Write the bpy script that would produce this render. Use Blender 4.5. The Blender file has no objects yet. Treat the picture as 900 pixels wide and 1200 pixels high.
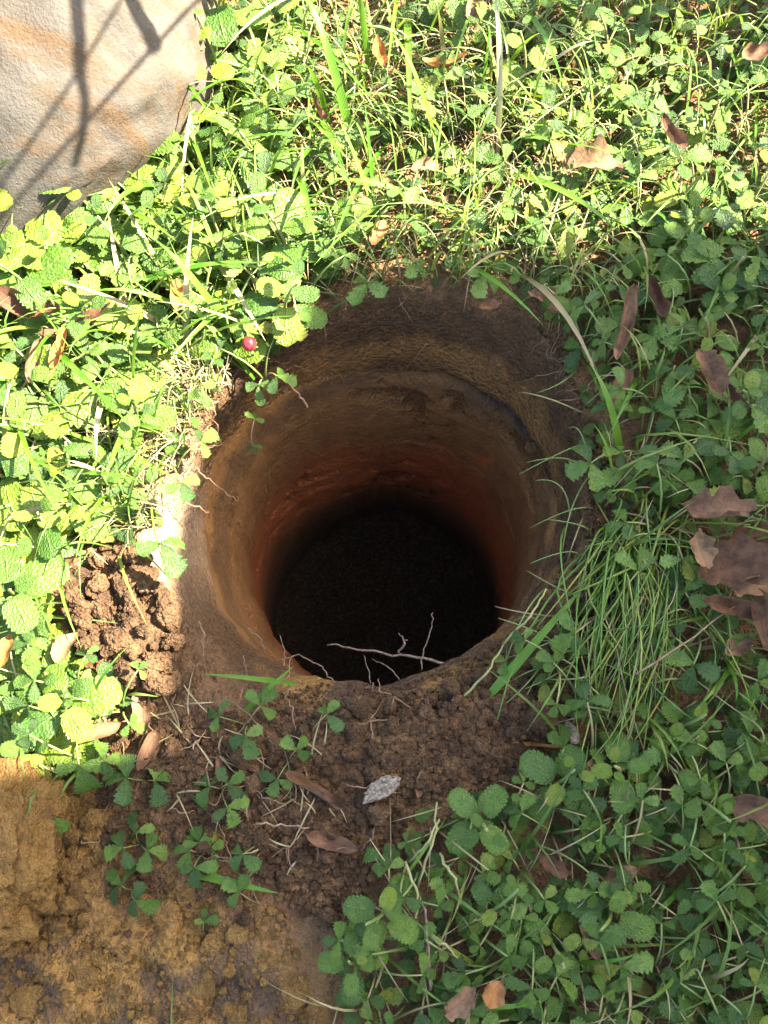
import bpy, math, random
import numpy as np
from mathutils import Vector, Matrix, Euler

random.seed(7)
rng = np.random.default_rng(7)
R = math.radians
sc = bpy.context.scene
col = sc.collection

# ------------------------------------------------------------------ camera
DIST, TILT, FPX = 0.75, R(17), 1125.0          # metres to the hole's middle, tilt from straight down, focal length in photo pixels
CAM = np.array([0.0, -DIST * math.sin(TILT), DIST * math.cos(TILT)])
VIEW = np.array([0.0, math.sin(TILT), -math.cos(TILT)])
UP = np.array([0.0, math.cos(TILT), math.sin(TILT)])
cd = bpy.data.cameras.new('camera')
cam = bpy.data.objects.new('camera', cd)
col.objects.link(cam)
cam.location = CAM
cam.rotation_euler = (TILT, 0, 0)
cd.sensor_fit = 'VERTICAL'
cd.sensor_height = 36
cd.lens = 36 * FPX / 1200
cd.clip_start, cd.clip_end = 0.01, 300
sc.camera = cam

# ------------------------------------------------------------------ sky, sun, exposure
SUN_EL, SUN_AZ = R(45), R(10)                   # azimuth from +x towards +y
w = bpy.data.worlds.new('World')
sc.world = w
w.use_nodes = True
nt = w.node_tree
sky = nt.nodes.new('ShaderNodeTexSky')
sky.sky_type = 'NISHITA'
sky.sun_disc = False
sky.air_density = 0.8
sky.dust_density = 2.5
sky.ozone_density = 0.6
sky.sun_elevation = SUN_EL
sky.sun_rotation = math.pi / 2 - SUN_AZ
nt.links.new(sky.outputs[0], nt.nodes['Background'].inputs[0])
nt.nodes['Background'].inputs[1].default_value = 0.10
sd = bpy.data.lights.new('sun', 'SUN')
sd.energy = 5.0
sd.angle = R(0.53)
sd.color = (1.0, 0.93, 0.82)
sun = bpy.data.objects.new('sun', sd)
col.objects.link(sun)
SUN = Vector((math.cos(SUN_EL) * math.cos(SUN_AZ), math.cos(SUN_EL) * math.sin(SUN_AZ), math.sin(SUN_EL)))
sun.rotation_euler = SUN.to_track_quat('Z', 'Y').to_euler()
sun.location = SUN * 8
sc.view_settings.view_transform = 'Standard'
sc.view_settings.look = 'None'
sc.view_settings.gamma = 1
sc.view_settings.exposure = 3.5
sc.view_settings.use_white_balance = True          # a phone's automatic white balance in open shade
sc.view_settings.white_balance_temperature = 7400
sc.cycles.max_bounces = 7
sc.cycles.diffuse_bounces = 4
sc.cycles.transmission_bounces = 5
sc.cycles.glossy_bounces = 2

# ------------------------------------------------------------------ helpers
def P(u, v, z=0.0):
    """photo pixel -> world point on the level plane at height z"""
    d = VIEW * FPX + np.array([1.0, 0, 0]) * (u - 450) + UP * (600 - v)
    t = (z - CAM[2]) / d[2]
    return CAM + d * t

def toPx(p):
    r = np.asarray(p) - CAM
    zc = r @ VIEW
    return 450 + FPX * r[..., 0] / zc, 600 - FPX * (r @ UP) / zc

def inpoly(x, y, poly):
    x = np.asarray(x, float); y = np.asarray(y, float)
    ins = np.zeros(x.shape, bool)
    n = len(poly)
    for i in range(n):
        x0, y0 = poly[i]; x1, y1 = poly[(i + 1) % n]
        if y0 == y1: continue
        c = ((y0 > y) != (y1 > y)) & (x < (x1 - x0) * (y - y0) / (y1 - y0) + x0)
        ins ^= c
    return ins

def hsh(ix, iy, iz, s):
    h = (ix.astype(np.int64) * 374761393 + iy.astype(np.int64) * 668265263 + iz.astype(np.int64) * 2147483647 + s * 974711) & 0xffffffff
    h = ((h ^ (h >> 13)) * 1274126177) & 0xffffffff
    h = ((h ^ (h >> 16)) * 2246822519) & 0xffffffff
    return ((h ^ (h >> 15)) & 0xffffff) / float(0xffffff)

def vnoise(p, s=0):
    f = np.floor(p); q = p - f; q = q * q * (3 - 2 * q)
    i = f.astype(np.int64)
    x, y, z = i[..., 0], i[..., 1], i[..., 2]
    a, b, c = q[..., 0], q[..., 1], q[..., 2]
    def L(dx, dy, dz): return hsh(x + dx, y + dy, z + dz, s)
    x00 = L(0,0,0) * (1-a) + L(1,0,0) * a; x10 = L(0,1,0) * (1-a) + L(1,1,0) * a
    x01 = L(0,0,1) * (1-a) + L(1,0,1) * a; x11 = L(0,1,1) * (1-a) + L(1,1,1) * a
    return ((x00 * (1-b) + x10 * b) * (1-c) + (x01 * (1-b) + x11 * b) * c) * 2 - 1

def fbm(p, freq, octv=4, s=0, gain=.5):
    p = np.asarray(p, float); o = 0; a = 1; t = 0
    for k in range(octv):
        o = o + a * vnoise(p * freq + 17.3 * k, s + k); t += a; a *= gain; freq *= 2.03
    return o / t

def smooth(a, b, x):
    t = np.clip((x - a) / (b - a), 0, 1)
    return t * t * (3 - 2 * t)

def mesh_obj(name, verts, faces, mat, parent=None, smooth_=True, uv=None):
    me = bpy.data.meshes.new(name)
    me.from_pydata([tuple(v) for v in verts], [], [tuple(int(i) for i in f) for f in faces])
    if uv is not None:
        l = me.uv_layers.new(name='UVMap')
        idx = np.zeros(len(me.loops), np.int32)
        me.loops.foreach_get('vertex_index', idx)
        l.data.foreach_set('uv', np.asarray(uv, np.float32)[idx].ravel())
    if smooth_:
        me.polygons.foreach_set('use_smooth', [True] * len(me.polygons))
    if mat: me.materials.append(mat)
    o = bpy.data.objects.new(name, me)
    col.objects.link(o)
    if parent: o.parent = parent
    return o

def place(name, me, mtx, parent=None):
    o = bpy.data.objects.new(name, me)
    col.objects.link(o)
    if parent: o.parent = parent
    o.matrix_basis = mtx
    return o

def empty(name, loc, rz=0.0, s=1.0):
    o = bpy.data.objects.new(name, None)
    o.empty_display_size = .01
    col.objects.link(o)
    o.location = loc
    o.rotation_euler = (0, 0, rz)
    o.scale = (s, s, s)
    return o

def tag(o, label, cat, group=None):
    o['label'] = label; o['category'] = cat
    if group: o['group'] = group
    return o

# ------------------------------------------------------------------ materials
class NB:
    def __init__(s, name):
        s.m = bpy.data.materials.new(name); s.m.use_nodes = True
        s.t = s.m.node_tree; s.n = s.t.nodes; s.n.clear()
        s.out = s.n.new('ShaderNodeOutputMaterial')
    def new(s, typ, **kw):
        n = s.n.new(typ)
        for k, v in kw.items(): setattr(n, k, v)
        return n
    def link(s, a, b): s.t.links.new(a, b)
    def set(s, inp, v):
        if isinstance(v, bpy.types.NodeSocket): s.link(v, inp)
        else: inp.default_value = v
    def math(s, op, a, b=0.0, c=0.0, clamp=False):
        n = s.new('ShaderNodeMath', operation=op, use_clamp=clamp)
        for i, v in enumerate((a, b, c)): s.set(n.inputs[i], v)
        return n.outputs[0]
    def mix(s, f, a, b, mode='MIX'):
        n = s.new('ShaderNodeMix', data_type='RGBA', blend_type=mode)
        s.set(n.inputs[0], f)
        for i, v in ((6, a), (7, b)):
            if isinstance(v, tuple) and len(v) == 3: v = (*v, 1)
            s.set(n.inputs[i], v)
        return n.outputs[2]
    def noise(s, vec, scale, detail=4, rough=.6):
        n = s.new('ShaderNodeTexNoise')
        if vec is not None: s.link(vec, n.inputs['Vector'])
        n.inputs['Scale'].default_value = scale; n.inputs['Detail'].default_value = detail; n.inputs['Roughness'].default_value = rough
        return n.outputs['Fac']
    def voro(s, vec, scale, feature='F1'):
        n = s.new('ShaderNodeTexVoronoi', feature=feature)
        if vec is not None: s.link(vec, n.inputs['Vector'])
        n.inputs['Scale'].default_value = scale
        return n.outputs['Distance']
    def ramp(s, f, stops):
        n = s.new('ShaderNodeValToRGB'); s.link(f, n.inputs[0])
        e = n.color_ramp.elements
        while len(e) < len(stops): e.new(.5)
        for k, (p, c) in enumerate(stops):
            e[k].position = p; e[k].color = (*c, 1) if len(c) == 3 else c
        return n.outputs[0]
    def rng(s, v, a, b, c=0.0, d=1.0):
        n = s.new('ShaderNodeMapRange'); s.set(n.inputs[0], v)
        for i, x in enumerate((a, b, c, d)): n.inputs[i + 1].default_value = x
        return n.outputs[0]
    def attr(s, name):
        return s.new('ShaderNodeAttribute', attribute_name=name).outputs['Fac']
    def bump(s, h, strength, dist, nrm=None):
        n = s.new('ShaderNodeBump'); s.link(h, n.inputs['Height'])
        n.inputs['Strength'].default_value = strength; n.inputs['Distance'].default_value = dist
        if nrm: s.link(nrm, n.inputs['Normal'])
        return n.outputs[0]
    def bsdf(s, color, rough=.6, spec=.5, nrm=None, trans=None, tfac=.3):
        b = s.new('ShaderNodeBsdfPrincipled')
        s.set(b.inputs['Base Color'], (*color, 1) if isinstance(color, tuple) else color)
        s.set(b.inputs['Roughness'], rough); s.set(b.inputs['Specular IOR Level'], spec)
        if nrm: s.link(nrm, b.inputs['Normal'])
        o = b.outputs[0]
        if trans is not None:
            t = s.new('ShaderNodeBsdfTranslucent'); s.set(t.inputs[0], (*trans, 1) if isinstance(trans, tuple) else trans)
            if nrm: s.link(nrm, t.inputs['Normal'])
            mx = s.new('ShaderNodeMixShader'); mx.inputs[0].default_value = tfac
            s.link(o, mx.inputs[1]); s.link(t.outputs[0], mx.inputs[2]); o = mx.outputs[0]
        s.link(o, s.out.inputs[0])
        return s.m
    def rnd(s):
        oi = s.new('ShaderNodeObjectInfo').outputs['Random']
        return s.math('FRACT', s.math('ADD', oi, s.attr('rnd')))
    def obj(s): return s.new('ShaderNodeTexCoord').outputs['Object']

def leaf_material(name, stops, veins=9.0, slant=.55, rough=.42, bumpd=.0011, tf=.24, veinc=(.14, .24, .05), mott=3.0):
    b = NB(name)
    r = b.rnd()
    base = b.ramp(r, stops)
    uv = b.new('ShaderNodeTexCoord').outputs['UV']
    sp = b.new('ShaderNodeSeparateXYZ'); b.link(uv, sp.inputs[0])
    a = b.math('ABSOLUTE', b.math('SUBTRACT', sp.outputs[1], .5))
    a2 = b.math('MULTIPLY', a, 2.0)
    s_ = b.math('MULTIPLY', b.math('SUBTRACT', sp.outputs[0], b.math('MULTIPLY', a2, slant)), veins)
    s_ = b.math('ADD', s_, b.math('MULTIPLY', b.noise(uv, 5, 3), .5))
    fr = b.math('ABSOLUTE', b.math('SUBTRACT', b.math('FRACT', s_), .5))       # 0 at the vein, .5 between
    vein = b.rng(fr, .0, .11, 1.0, 0.0)
    mid = b.rng(a2, .0, .07, 1.0, 0.0)
    n1 = b.noise(b.obj(), mott, 4, .65)
    n2 = b.noise(b.obj(), mott * 5, 3)
    n3 = b.noise(uv, 7, 4, .7)
    vm = b.math('MAXIMUM', b.math('MULTIPLY', vein, b.rng(n3, .3, .7, .15, .7)), mid)
    base = b.mix(b.rng(n1, .35, .68), base, b.mix(.5, base, (.02, .055, .015)))
    base = b.mix(b.rng(n2, .5, .75, 0, .3), base, b.mix(.6, base, (.13, .21, .03)))
    base = b.mix(b.math('MULTIPLY', vm, .30), base, veinc)
    sick = b.math('MULTIPLY', b.rng(n3, .60, .66), b.rng(r, .55, .75))
    base = b.mix(b.math('MULTIPLY', sick, .75), base, (.17, .11, .035))
    ret = b.voro(uv, 17)
    h = b.math('ADD', b.math('ADD', b.math('MULTIPLY', b.math('SINE', b.math('MULTIPLY', fr, 3.1)), .22), b.math('MULTIPLY', ret, -.9)), b.math('ADD', b.math('MULTIPLY', n2, .8), b.math('ADD', b.math('MULTIPLY', n1, .7), b.math('MULTIPLY', mid, -.6))))
    nr = b.bump(h, .75, bumpd)
    tr = b.mix(.55, base, (.30, .44, .012))
    return b.bsdf(base, b.rng(n1, .3, .7, rough - .1, rough + .16), .46, nr, tr, tf)

M = {}
M['strawberry'] = leaf_material('strawberry_leaf', [(0, (.016, .050, .009)), (.2, (.034, .090, .013)), (.5, (.062, .14, .016)), (.75, (.095, .185, .022)), (.92, (.135, .23, .045)), (1, (.22, .22, .02))])
M['herb'] = leaf_material('herb_leaf', [(0, (.034, .095, .012)), (.35, (.066, .145, .015)), (.75, (.105, .195, .018)), (1, (.18, .235, .02))], veins=5.5, slant=.45, bumpd=.0013, tf=.27)
M['undergrowth'] = leaf_material('undergrowth_leaf', mott=160.0, stops=[(0, (.012, .038, .007)), (.4, (.032, .08, .011)), (.75, (.065, .125, .016)), (.93, (.12, .15, .02)), (1, (.2, .13, .03))])

def grass_material(name, stops, tf=.35, rough=.4):
    b = NB(name)
    base = b.ramp(b.rnd(), stops)
    uv = b.new('ShaderNodeTexCoord').outputs['UV']
    sp = b.new('ShaderNodeSeparateXYZ'); b.link(uv, sp.inputs[0])
    st = b.math('SINE', b.math('MULTIPLY', sp.outputs[1], 38.0))
    base = b.mix(b.rng(st, -1, 1, 0, .3), base, (.03, .06, .02))
    n = b.noise(b.obj(), 60, 3)
    base = b.mix(b.rng(n, .45, .75, 0, .5), base, b.mix(.5, base, (.25, .22, .08)))
    return b.bsdf(base, rough, .5, b.bump(st, .4, .0004), b.mix(.4, base, (.3, .42, .04)), tf)
M['grass'] = grass_material('green_grass', [(0, (.05, .12, .016)), (.5, (.075, .16, .018)), (.85, (.12, .2, .025)), (1, (.2, .24, .05))])
M['bright_grass'] = grass_material('bright_grass', [(0, (.045, .17, .008)), (.5, (.075, .22, .012)), (1, (.12, .26, .02))])
M['onion'] = grass_material('onion_grass', [(0, (.07, .18, .025)), (.5, (.12, .24, .03)), (.85, (.2, .27, .035)), (1, (.3, .28, .06))], .25)
M['straw'] = grass_material('dry_straw', [(0, (.2, .15, .08)), (.5, (.29, .23, .12)), (1, (.4, .34, .2))], .2, .6)

b = NB('plant_stalk')
M['stalk'] = b.bsdf(b.ramp(b.rnd(), [(0, (.10, .17, .05)), (.6, (.17, .22, .07)), (1, (.26, .2, .1))]), .45, .4, None, (.2, .26, .06), .15)

def deadleaf_material():
    b = NB('dead_leaf')
    base = b.ramp(b.attr('tone'), [(0, (.08, .032, .02)), (.25, (.13, .066, .036)), (.5, (.23, .132, .076)), (.75, (.27, .165, .08)), (.9, (.4, .15, .025)), (1, (.32, .28, .22))])
    uv = b.new('ShaderNodeTexCoord').outputs['UV']
    sp = b.new('ShaderNodeSeparateXYZ'); b.link(uv, sp.inputs[0])
    a2 = b.math('MULTIPLY', b.math('ABSOLUTE', b.math('SUBTRACT', sp.outputs[1], .5)), 2)
    s_ = b.math('MULTIPLY', b.math('SUBTRACT', sp.outputs[0], b.math('MULTIPLY', a2, .4)), 8)
    fr = b.math('ABSOLUTE', b.math('SUBTRACT', b.math('FRACT', s_), .5))
    vm = b.math('MAXIMUM', b.rng(fr, 0, .1, .5, 0), b.rng(a2, 0, .08, 1, 0))
    n = b.noise(b.obj(), 90, 6, .7)
    n2 = b.noise(b.obj(), 500, 3)
    base = b.mix(b.rng(n, .4, .62, 0, .85), base, b.mix(.8, base, (.03, .015, .01)))
    base = b.mix(b.math('MULTIPLY', vm, .35), base, b.mix(.6, base, (.05, .025, .015)))
    nr = b.bump(b.math('ADD', n2, b.math('MULTIPLY', vm, .8)), .5, .0008)
    return b.bsdf(base, .7, .25, nr, base, .18)
M['dead'] = deadleaf_material()

def soil_material():
    b = NB('soil')
    geo = b.new('ShaderNodeNewGeometry').outputs['Position']
    sp = b.new('ShaderNodeSeparateXYZ'); b.link(geo, sp.inputs[0])
    nb_ = b.noise(geo, 11, 5, .65); nm = b.noise(geo, 55, 5, .65); nf = b.noise(geo, 260, 4, .7)
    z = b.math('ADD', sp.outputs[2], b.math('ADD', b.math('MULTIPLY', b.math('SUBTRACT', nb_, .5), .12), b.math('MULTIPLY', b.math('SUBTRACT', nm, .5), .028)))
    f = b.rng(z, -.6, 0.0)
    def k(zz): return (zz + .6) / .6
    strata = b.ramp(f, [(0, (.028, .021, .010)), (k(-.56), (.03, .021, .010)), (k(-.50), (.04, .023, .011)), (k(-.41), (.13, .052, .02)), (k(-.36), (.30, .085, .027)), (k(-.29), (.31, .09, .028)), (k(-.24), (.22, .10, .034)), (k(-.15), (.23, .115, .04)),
                        (k(-.125), (.16, .085, .034)), (k(-.105), (.14, .075, .031)), (k(-.085), (.29, .145, .046)), (k(-.062), (.25, .125, .042)), (k(-.046), (.115, .06, .025)), (k(-.016), (.11, .058, .026)), (1.0, (.19, .105, .05))])  # soil layers, the lowest colours fading dark towards the hole floor
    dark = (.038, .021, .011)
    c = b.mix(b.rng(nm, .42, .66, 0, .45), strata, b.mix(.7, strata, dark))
    # ochre subsoil trodden on top
    oc = b.ramp(b.noise(geo, 17, 7, .66), [(.36, (.08, .055, .04)), (.47, (.14, .086, .045)), (.54, (.32, .18, .055)), (.72, (.45, .255, .075))])
    c = b.mix(b.attr('ochre'), c, oc)
    tn = b.mix(b.rng(nm, .4, .65), (.2, .135, .085), (.3, .215, .145))
    c = b.mix(b.attr('tan'), c, tn)
    c = b.mix(b.attr('orange'), c, (.42, .12, .03))
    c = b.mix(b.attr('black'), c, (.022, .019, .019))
    gr = b.mix(b.rng(nm, .35, .65), (.05, .09, .025), (.09, .075, .04))
    c = b.mix(b.attr('grassy'), c, gr)
    c = b.mix(b.rng(nf, .5, .75, 0, .45), c, b.mix(.6, c, (.3, .22, .15)))
    vo = b.voro(geo, 210); vo2 = b.voro(geo, 520)
    h = b.math('ADD', b.math('MULTIPLY', vo, -1.0), b.math('ADD', b.math('MULTIPLY', vo2, -.5), b.math('MULTIPLY', nf, .9)))
    cr = b.attr('crumb')
    h = b.math('ADD', b.math('MULTIPLY', h, b.math('ADD', b.math('MULTIPLY', cr, 1.3), .2)), b.math('ADD', b.math('MULTIPLY', nm, .6), b.math('MULTIPLY', nf, .3)))
    nr = b.bump(h, 1.0, .005)
    return b.bsdf(c, b.math('SUBTRACT', .92, b.math('MULTIPLY', b.attr('black'), .45)), .25, nr)
M['soil'] = soil_material()

def clod_material(name, c0, c1, c2, rough=.95):
    b = NB(name)
    g = b.new('ShaderNodeNewGeometry').outputs['Position']
    n = b.noise(g, 60, 6, .7); nf = b.noise(g, 420, 4, .7)
    c = b.ramp(n, [(.33, c0), (.5, c1), (.68, c2)])
    rv_ = b.rnd()
    c = b.mix(b.rng(rv_, .0, .6, .75, 0), c, b.mix(.7, c, (.045, .028, .017)))
    c = b.mix(b.rng(nf, .55, .8, 0, .4), c, (.34, .26, .18))
    nff = b.noise(g, 1300, 3, .7)
    c = b.mix(b.rng(nff, .4, .65), b.mix(.5, c, (.03, .02, .012)), c)
    h = b.math('ADD', b.math('MULTIPLY', nf, 1.4), b.math('ADD', b.math('MULTIPLY', nff, .5), b.math('MULTIPLY', b.voro(g, 450), -.9)))
    return b.bsdf(c, rough, .2, b.bump(h, 1.0, .0045))
M['clod'] = clod_material('dark_clod', (.07, .038, .02), (.16, .09, .044), (.27, .165, .085))
M['ochre_clod'] = clod_material('ochre_clod', (.20, .115, .04), (.36, .205, .058), (.46, .28, .095))
M['crumb'] = clod_material('crumb', (.075, .042, .021), (.19, .105, .05), (.36, .21, .10))

def rock_material():
    b = NB('sandstone')
    o = b.obj()
    n = b.noise(o, 9, 5, .6); n2 = b.noise(o, 38, 6, .7); nf = b.noise(o, 420, 3, .7)
    c = b.ramp(n, [(.32, (.030, .024, .016)), (.45, (.050, .044, .035)), (.58, (.060, .056, .049)), (.72, (.066, .045, .02))])
    mp = b.new('ShaderNodeMapping'); b.link(o, mp.inputs[0]); mp.inputs['Rotation'].default_value = (0, .3, .9); mp.inputs['Scale'].default_value = (1, 6, 1)
    st = b.noise(mp.outputs[0], 10, 5, .65)
    c = b.mix(b.rng(st, .48, .64, 0, .8), c, (.065, .036, .014))
    c = b.mix(b.rng(n2, .55, .75, 0, .55), c, (.06, .045, .035))
    c = b.mix(b.rng(nf, .5, .8, 0, .5), c, (.088, .082, .072))
    h = b.math('ADD', b.math('MULTIPLY', nf, .8), b.math('ADD', n2, b.math('MULTIPLY', b.noise(o, 140, 5, .75), .9)))
    return b.bsdf(c, .85, .3, b.bump(h, .5, .003))
M['rock'] = rock_material()

def simple(name, c0, c1, scale=80, rough=.7, bd=.001, spec=.3):
    b = NB(name)
    o = b.obj(); n = b.noise(o, scale, 5, .65)
    return b.bsdf(b.ramp(n, [(.35, c0), (.65, c1)]), rough, spec, b.bump(n, .6, bd))
M['root'] = simple('pale_root', (.13, .075, .045), (.26, .17, .105), 200)
M['runner'] = simple('runner_stem', (.16, .18, .06), (.27, .25, .12), 60)
M['dark_root'] = simple('dark_root', (.08, .055, .04), (.2, .15, .11), 300)
M['chip'] = simple('pale_chip', (.05, .042, .032), (.26, .225, .175), 420, .8)
M['berry'] = simple('berry_red', (.16, .008, .012), (.3, .025, .03), 300, .3, .0004, .5)
M['wood'] = simple('weathered_board', (.16, .12, .09), (.28, .22, .16), 12, .8)
M['felt'] = simple('roofing_felt', (.05, .05, .05), (.09, .085, .08), 60, .9)
M['bark'] = simple('bark', (.09, .065, .045), (.2, .15, .11), 40, .9, .004)

# ------------------------------------------------------------------ the ground with the hole
HC = np.array([0.0, 0.02])
BARE = [(175, 545), (185, 600), (160, 650), (80, 665), (45, 690), (95, 780), (185, 800), (150, 850), (100, 915), (-120, 905), (-120, 1300), (375, 1300), (400, 1100), (430, 1040), (480, 960), (560, 925),
        (640, 915), (665, 850), (625, 800), (640, 740), (700, 690), (705, 600), (690, 520), (665, 420), (625, 375), (580, 345), (480, 340), (385, 345), (345, 430), (270, 460), (235, 510), (205, 540)]
bareW = np.array([P(u, v, 0)[:2] for u, v in BARE])
OUT_PX = [(690, 600), (690, 520), (672, 440), (640, 385), (590, 350), (520, 338), (450, 338), (390, 352), (352, 400), (318, 440), (260, 475), (222, 530), (175, 590), (172, 660), (205, 740), (270, 815), (350, 850), (440, 850), (530, 835), (610, 790), (660, 720), (692, 660)]
def polar(pts):
    p = np.array([P(u, v, 0)[:2] for u, v in pts]) - HC
    th = np.mod(np.arctan2(p[:, 1], p[:, 0]), 2 * np.pi)
    o = np.argsort(th)
    return th[o], np.hypot(p[:, 0], p[:, 1])[o]
def perint(th, a, b): return np.interp(th, a, b, period=2 * np.pi)
oth, orr = polar(OUT_PX)
def deg(*kv): return np.radians([k for k, _ in kv]), np.array([v for _, v in kv])
inth, inr = deg((0, .150), (45, .155), (90, .152), (135, .153), (180, .157), (215, .160), (245, .154), (270, .148), (300, .138), (330, .145))
zith, zir = deg((0, .075), (45, .088), (90, .098), (135, .085), (170, .055), (200, .06), (230, .05), (270, .035), (300, .05), (330, .07))

MUD = [(-150, 905), (80, 915), (92, 1000), (70, 1060), (150, 1050), (210, 1035), (260, 1060), (330, 1125), (385, 1190), (370, 1350), (-150, 1350)]
mudW = np.array([P(u, v, 0)[:2] for u, v in MUD])
CRUMBW = np.array([P(u, v, 0)[:2] for u, v in [(290, 815), (400, 800), (500, 790), (600, 760), (690, 640), (720, 700), (680, 870), (560, 930), (430, 1040), (330, 1000), (200, 930), (150, 850), (190, 800)]])
HEAPW = np.array([P(u, v, 0)[:2] for u, v in [(50, 680), (110, 650), (175, 650), (215, 750), (190, 820), (120, 800)]])
def softpoly(x, y, poly, k=.02):
    s = 0
    for a in range(8):
        s = s + inpoly(x + k * math.cos(a * .785), y + k * math.sin(a * .785), poly)
    s = (s + 2.0 * inpoly(x, y, poly)) / 10.0
    return s

def H(x, y):
    x = np.asarray(x, float); y = np.asarray(y, float)
    p = np.stack([x, y, np.zeros_like(x)], -1)
    h = .008 * fbm(p, 7, 3, 3) + .003 * fbm(p, 40, 3, 9)
    h = h + .02 * fbm(p, .6, 2, 21) * smooth(1.0, 4.0, np.hypot(x, y))
    near = np.hypot(x, y) < 1.0
    mud = np.where(near, softpoly(x, y, mudW), 0)
    cr = np.where(near, softpoly(x, y, CRUMBW), 0)
    hp = np.where(near, softpoly(x, y, HEAPW), 0)
    lump = 1 - np.abs(fbm(p, 24, 4, 31))
    crk = np.exp(-(np.abs(fbm(p, 17, 3, 33)) / .035) ** 2)
    h = h + mud * (.026 * (lump - .75) + .007 * fbm(p, 80, 4, 5, .6) - .007 * crk)
    h = h + cr * (.008 + .006 * fbm(p, 60, 4, 12)) + hp * (.015 + .014 * fbm(p, 38, 4, 41))
    return h

NA = 820
th = np.arange(NA) / NA * 2 * np.pi
Ri, Zi, Ro = perint(th, inth, inr), perint(th, zith, zir), perint(th, oth, orr)
pa = np.stack([np.cos(th) * 2, np.sin(th) * 2, np.zeros(NA)], -1)
Ri = Ri + .004 * fbm(pa, 3.0, 4, 2); Ro = Ro + .006 * fbm(pa, 4.0, 4, 8); Zi = Zi + .012 * fbm(pa, 1.6, 3, 14)
Ro = np.maximum(Ro, Ri + .006)
rows = []; crumb = []
DEPTH = .55
for s in np.linspace(.02, .97, 26):                                     # floor
    r = .139 * s * np.ones(NA); x, y = r * np.cos(th), HC[1] + r * np.sin(th)
    z = -DEPTH + .022 * fbm(np.stack([x, y, 0 * x], -1), 16, 5, 50) - .012 + .045 * smooth(.25, 1.0, np.full(NA, s)) ** 1.5 * (.75 + .5 * fbm(pa, 2.2, 3, 52))
    rows.append(np.stack([x, y, z], -1)); crumb.append(np.full(NA, .8))
NW = 120
for s in np.linspace(0, 1, NW, endpoint=False):                         # wall
    zf = -DEPTH + .03 + .012 * fbm(pa, 2.2, 3, 52)
    z = zf + (-Zi - zf) * s
    r = .138 + (Ri - .138) * s ** 2.6
    q = np.stack([np.cos(th) * .14, np.sin(th) * .14, z], -1)
    dn = 1 - s ** 3
    r = r + dn * (.005 * np.sin(2 * th + 3.2 * z * 3) + .004 * np.sin(3 * th + 1.3 + 8 * z))
    rib = (np.degrees(th) - 113 - 14 * np.sin(z * 7)) / 9
    r = r - .007 * dn * np.where(rib < 0, np.exp(rib), np.exp(-rib * .25)) * smooth(.05, .3, np.full(NA, s))
    band = np.floor((z + .012 * fbm(pa, 2.0, 2, 83)) / .085)                     # spade cuts: flat facets, each run of cuts turned a little
    fa_ = 2 * np.pi / 13; loc = np.mod(th + hsh(band, band * 0, band * 0, 5) * 2 + .25 * np.sin(3 * th + band), fa_) - fa_ / 2
    r = r * (1 - .55 * (1 - np.cos(fa_ / 2) / np.cos(loc))) + .0016 * (hsh(np.floor((th + band) / fa_), band, band * 0, 9) - .5)
    r = r + .0045 * fbm(q, 11, 3, 60) + .0012 * fbm(q * np.array([1, 1, .25]), 60, 3, 63)
    ch = fbm(q * np.array([1, 1, 1.6]), 34, 3, 66)
    pm = smooth(-.05, .25, fbm(q, 9, 2, 69))
    r = r + .007 * smooth(.16, .30, ch) * pm + .002 * np.abs(fbm(q * np.array([1, 1, .18]), 40, 2, 71))
    ang = np.degrees(th)
    g = np.exp(-((z + Zi + .010 + .004 * np.sin(5 * th)) / .006) ** 2) * smooth(-15, 5, np.where(ang > 180, ang - 360, ang)) * (1 - smooth(75, 100, np.where(ang > 180, ang - 360, ang)))
    r = r + .008 * g
    rows.append(np.stack([r * np.cos(th), HC[1] + r * np.sin(th), z], -1)); crumb.append(np.full(NA, .02) + .7 * smooth(.1, .4, ch) * pm)
NF = 30
for s in np.linspace(0, 1, NF, endpoint=False):                         # the crumbling lip
    r = Ri + (Ro - Ri) * s
    x, y = r * np.cos(th), HC[1] + r * np.sin(th)
    q = np.stack([x, y, -Zi * (1 - s)], -1)
    left = np.exp(-((np.degrees(th) - 190) / 24) ** 2)
    amp = (.011 * (1 - .6 * left))
    nz = fbm(q, 60, 5, 70, .62)
    z = -Zi * (1 - s) ** (1.6) + H(x, y) * s + amp * nz * min(1, s * 3)
    rr = r + .006 * (1 - .7 * left) * fbm(q, 55, 3, 77) * min(1, s * 4) * (1 - s)
    rows.append(np.stack([rr * np.cos(th), HC[1] + rr * np.sin(th), z], -1)); crumb.append(1 - .85 * left)
rad = list(np.arange(0, .62, .0042)); st = .006
while rad[-1] < 70: rad.append(rad[-1] + st); st *= 1.17
for d in rad:
    k = min(1, d / .25)
    r = (Ro + d) * (1 - k) + (.19 + d) * k
    x, y = r * np.cos(th), HC[1] + r * np.sin(th)
    rows.append(np.stack([x, y, H(x, y)], -1)); crumb.append(np.full(NA, .8))
V = np.concatenate(rows); crumbA = np.concatenate(crumb)
nr_ = len(rows)
ii, jj = np.meshgrid(np.arange(nr_ - 1), np.arange(NA), indexing='ij')
j2 = (jj + 1) % NA
F = np.stack([ii * NA + jj, ii * NA + j2, (ii + 1) * NA + j2, (ii + 1) * NA + jj], -1).reshape(-1, 4)
centre = len(V)
V = np.vstack([V, [[0, HC[1], -DEPTH]]]); crumbA = np.append(crumbA, .8)
faces = [tuple(f) for f in F.tolist()] + [(centre, (j + 1) % NA, j) for j in range(NA)]
faces = [tuple(reversed(f)) for f in faces] if False else faces
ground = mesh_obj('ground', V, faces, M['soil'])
ground['kind'] = 'structure'
X, Y, Z = V[:, 0], V[:, 1], V[:, 2]
pu, pv = toPx(V)
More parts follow.
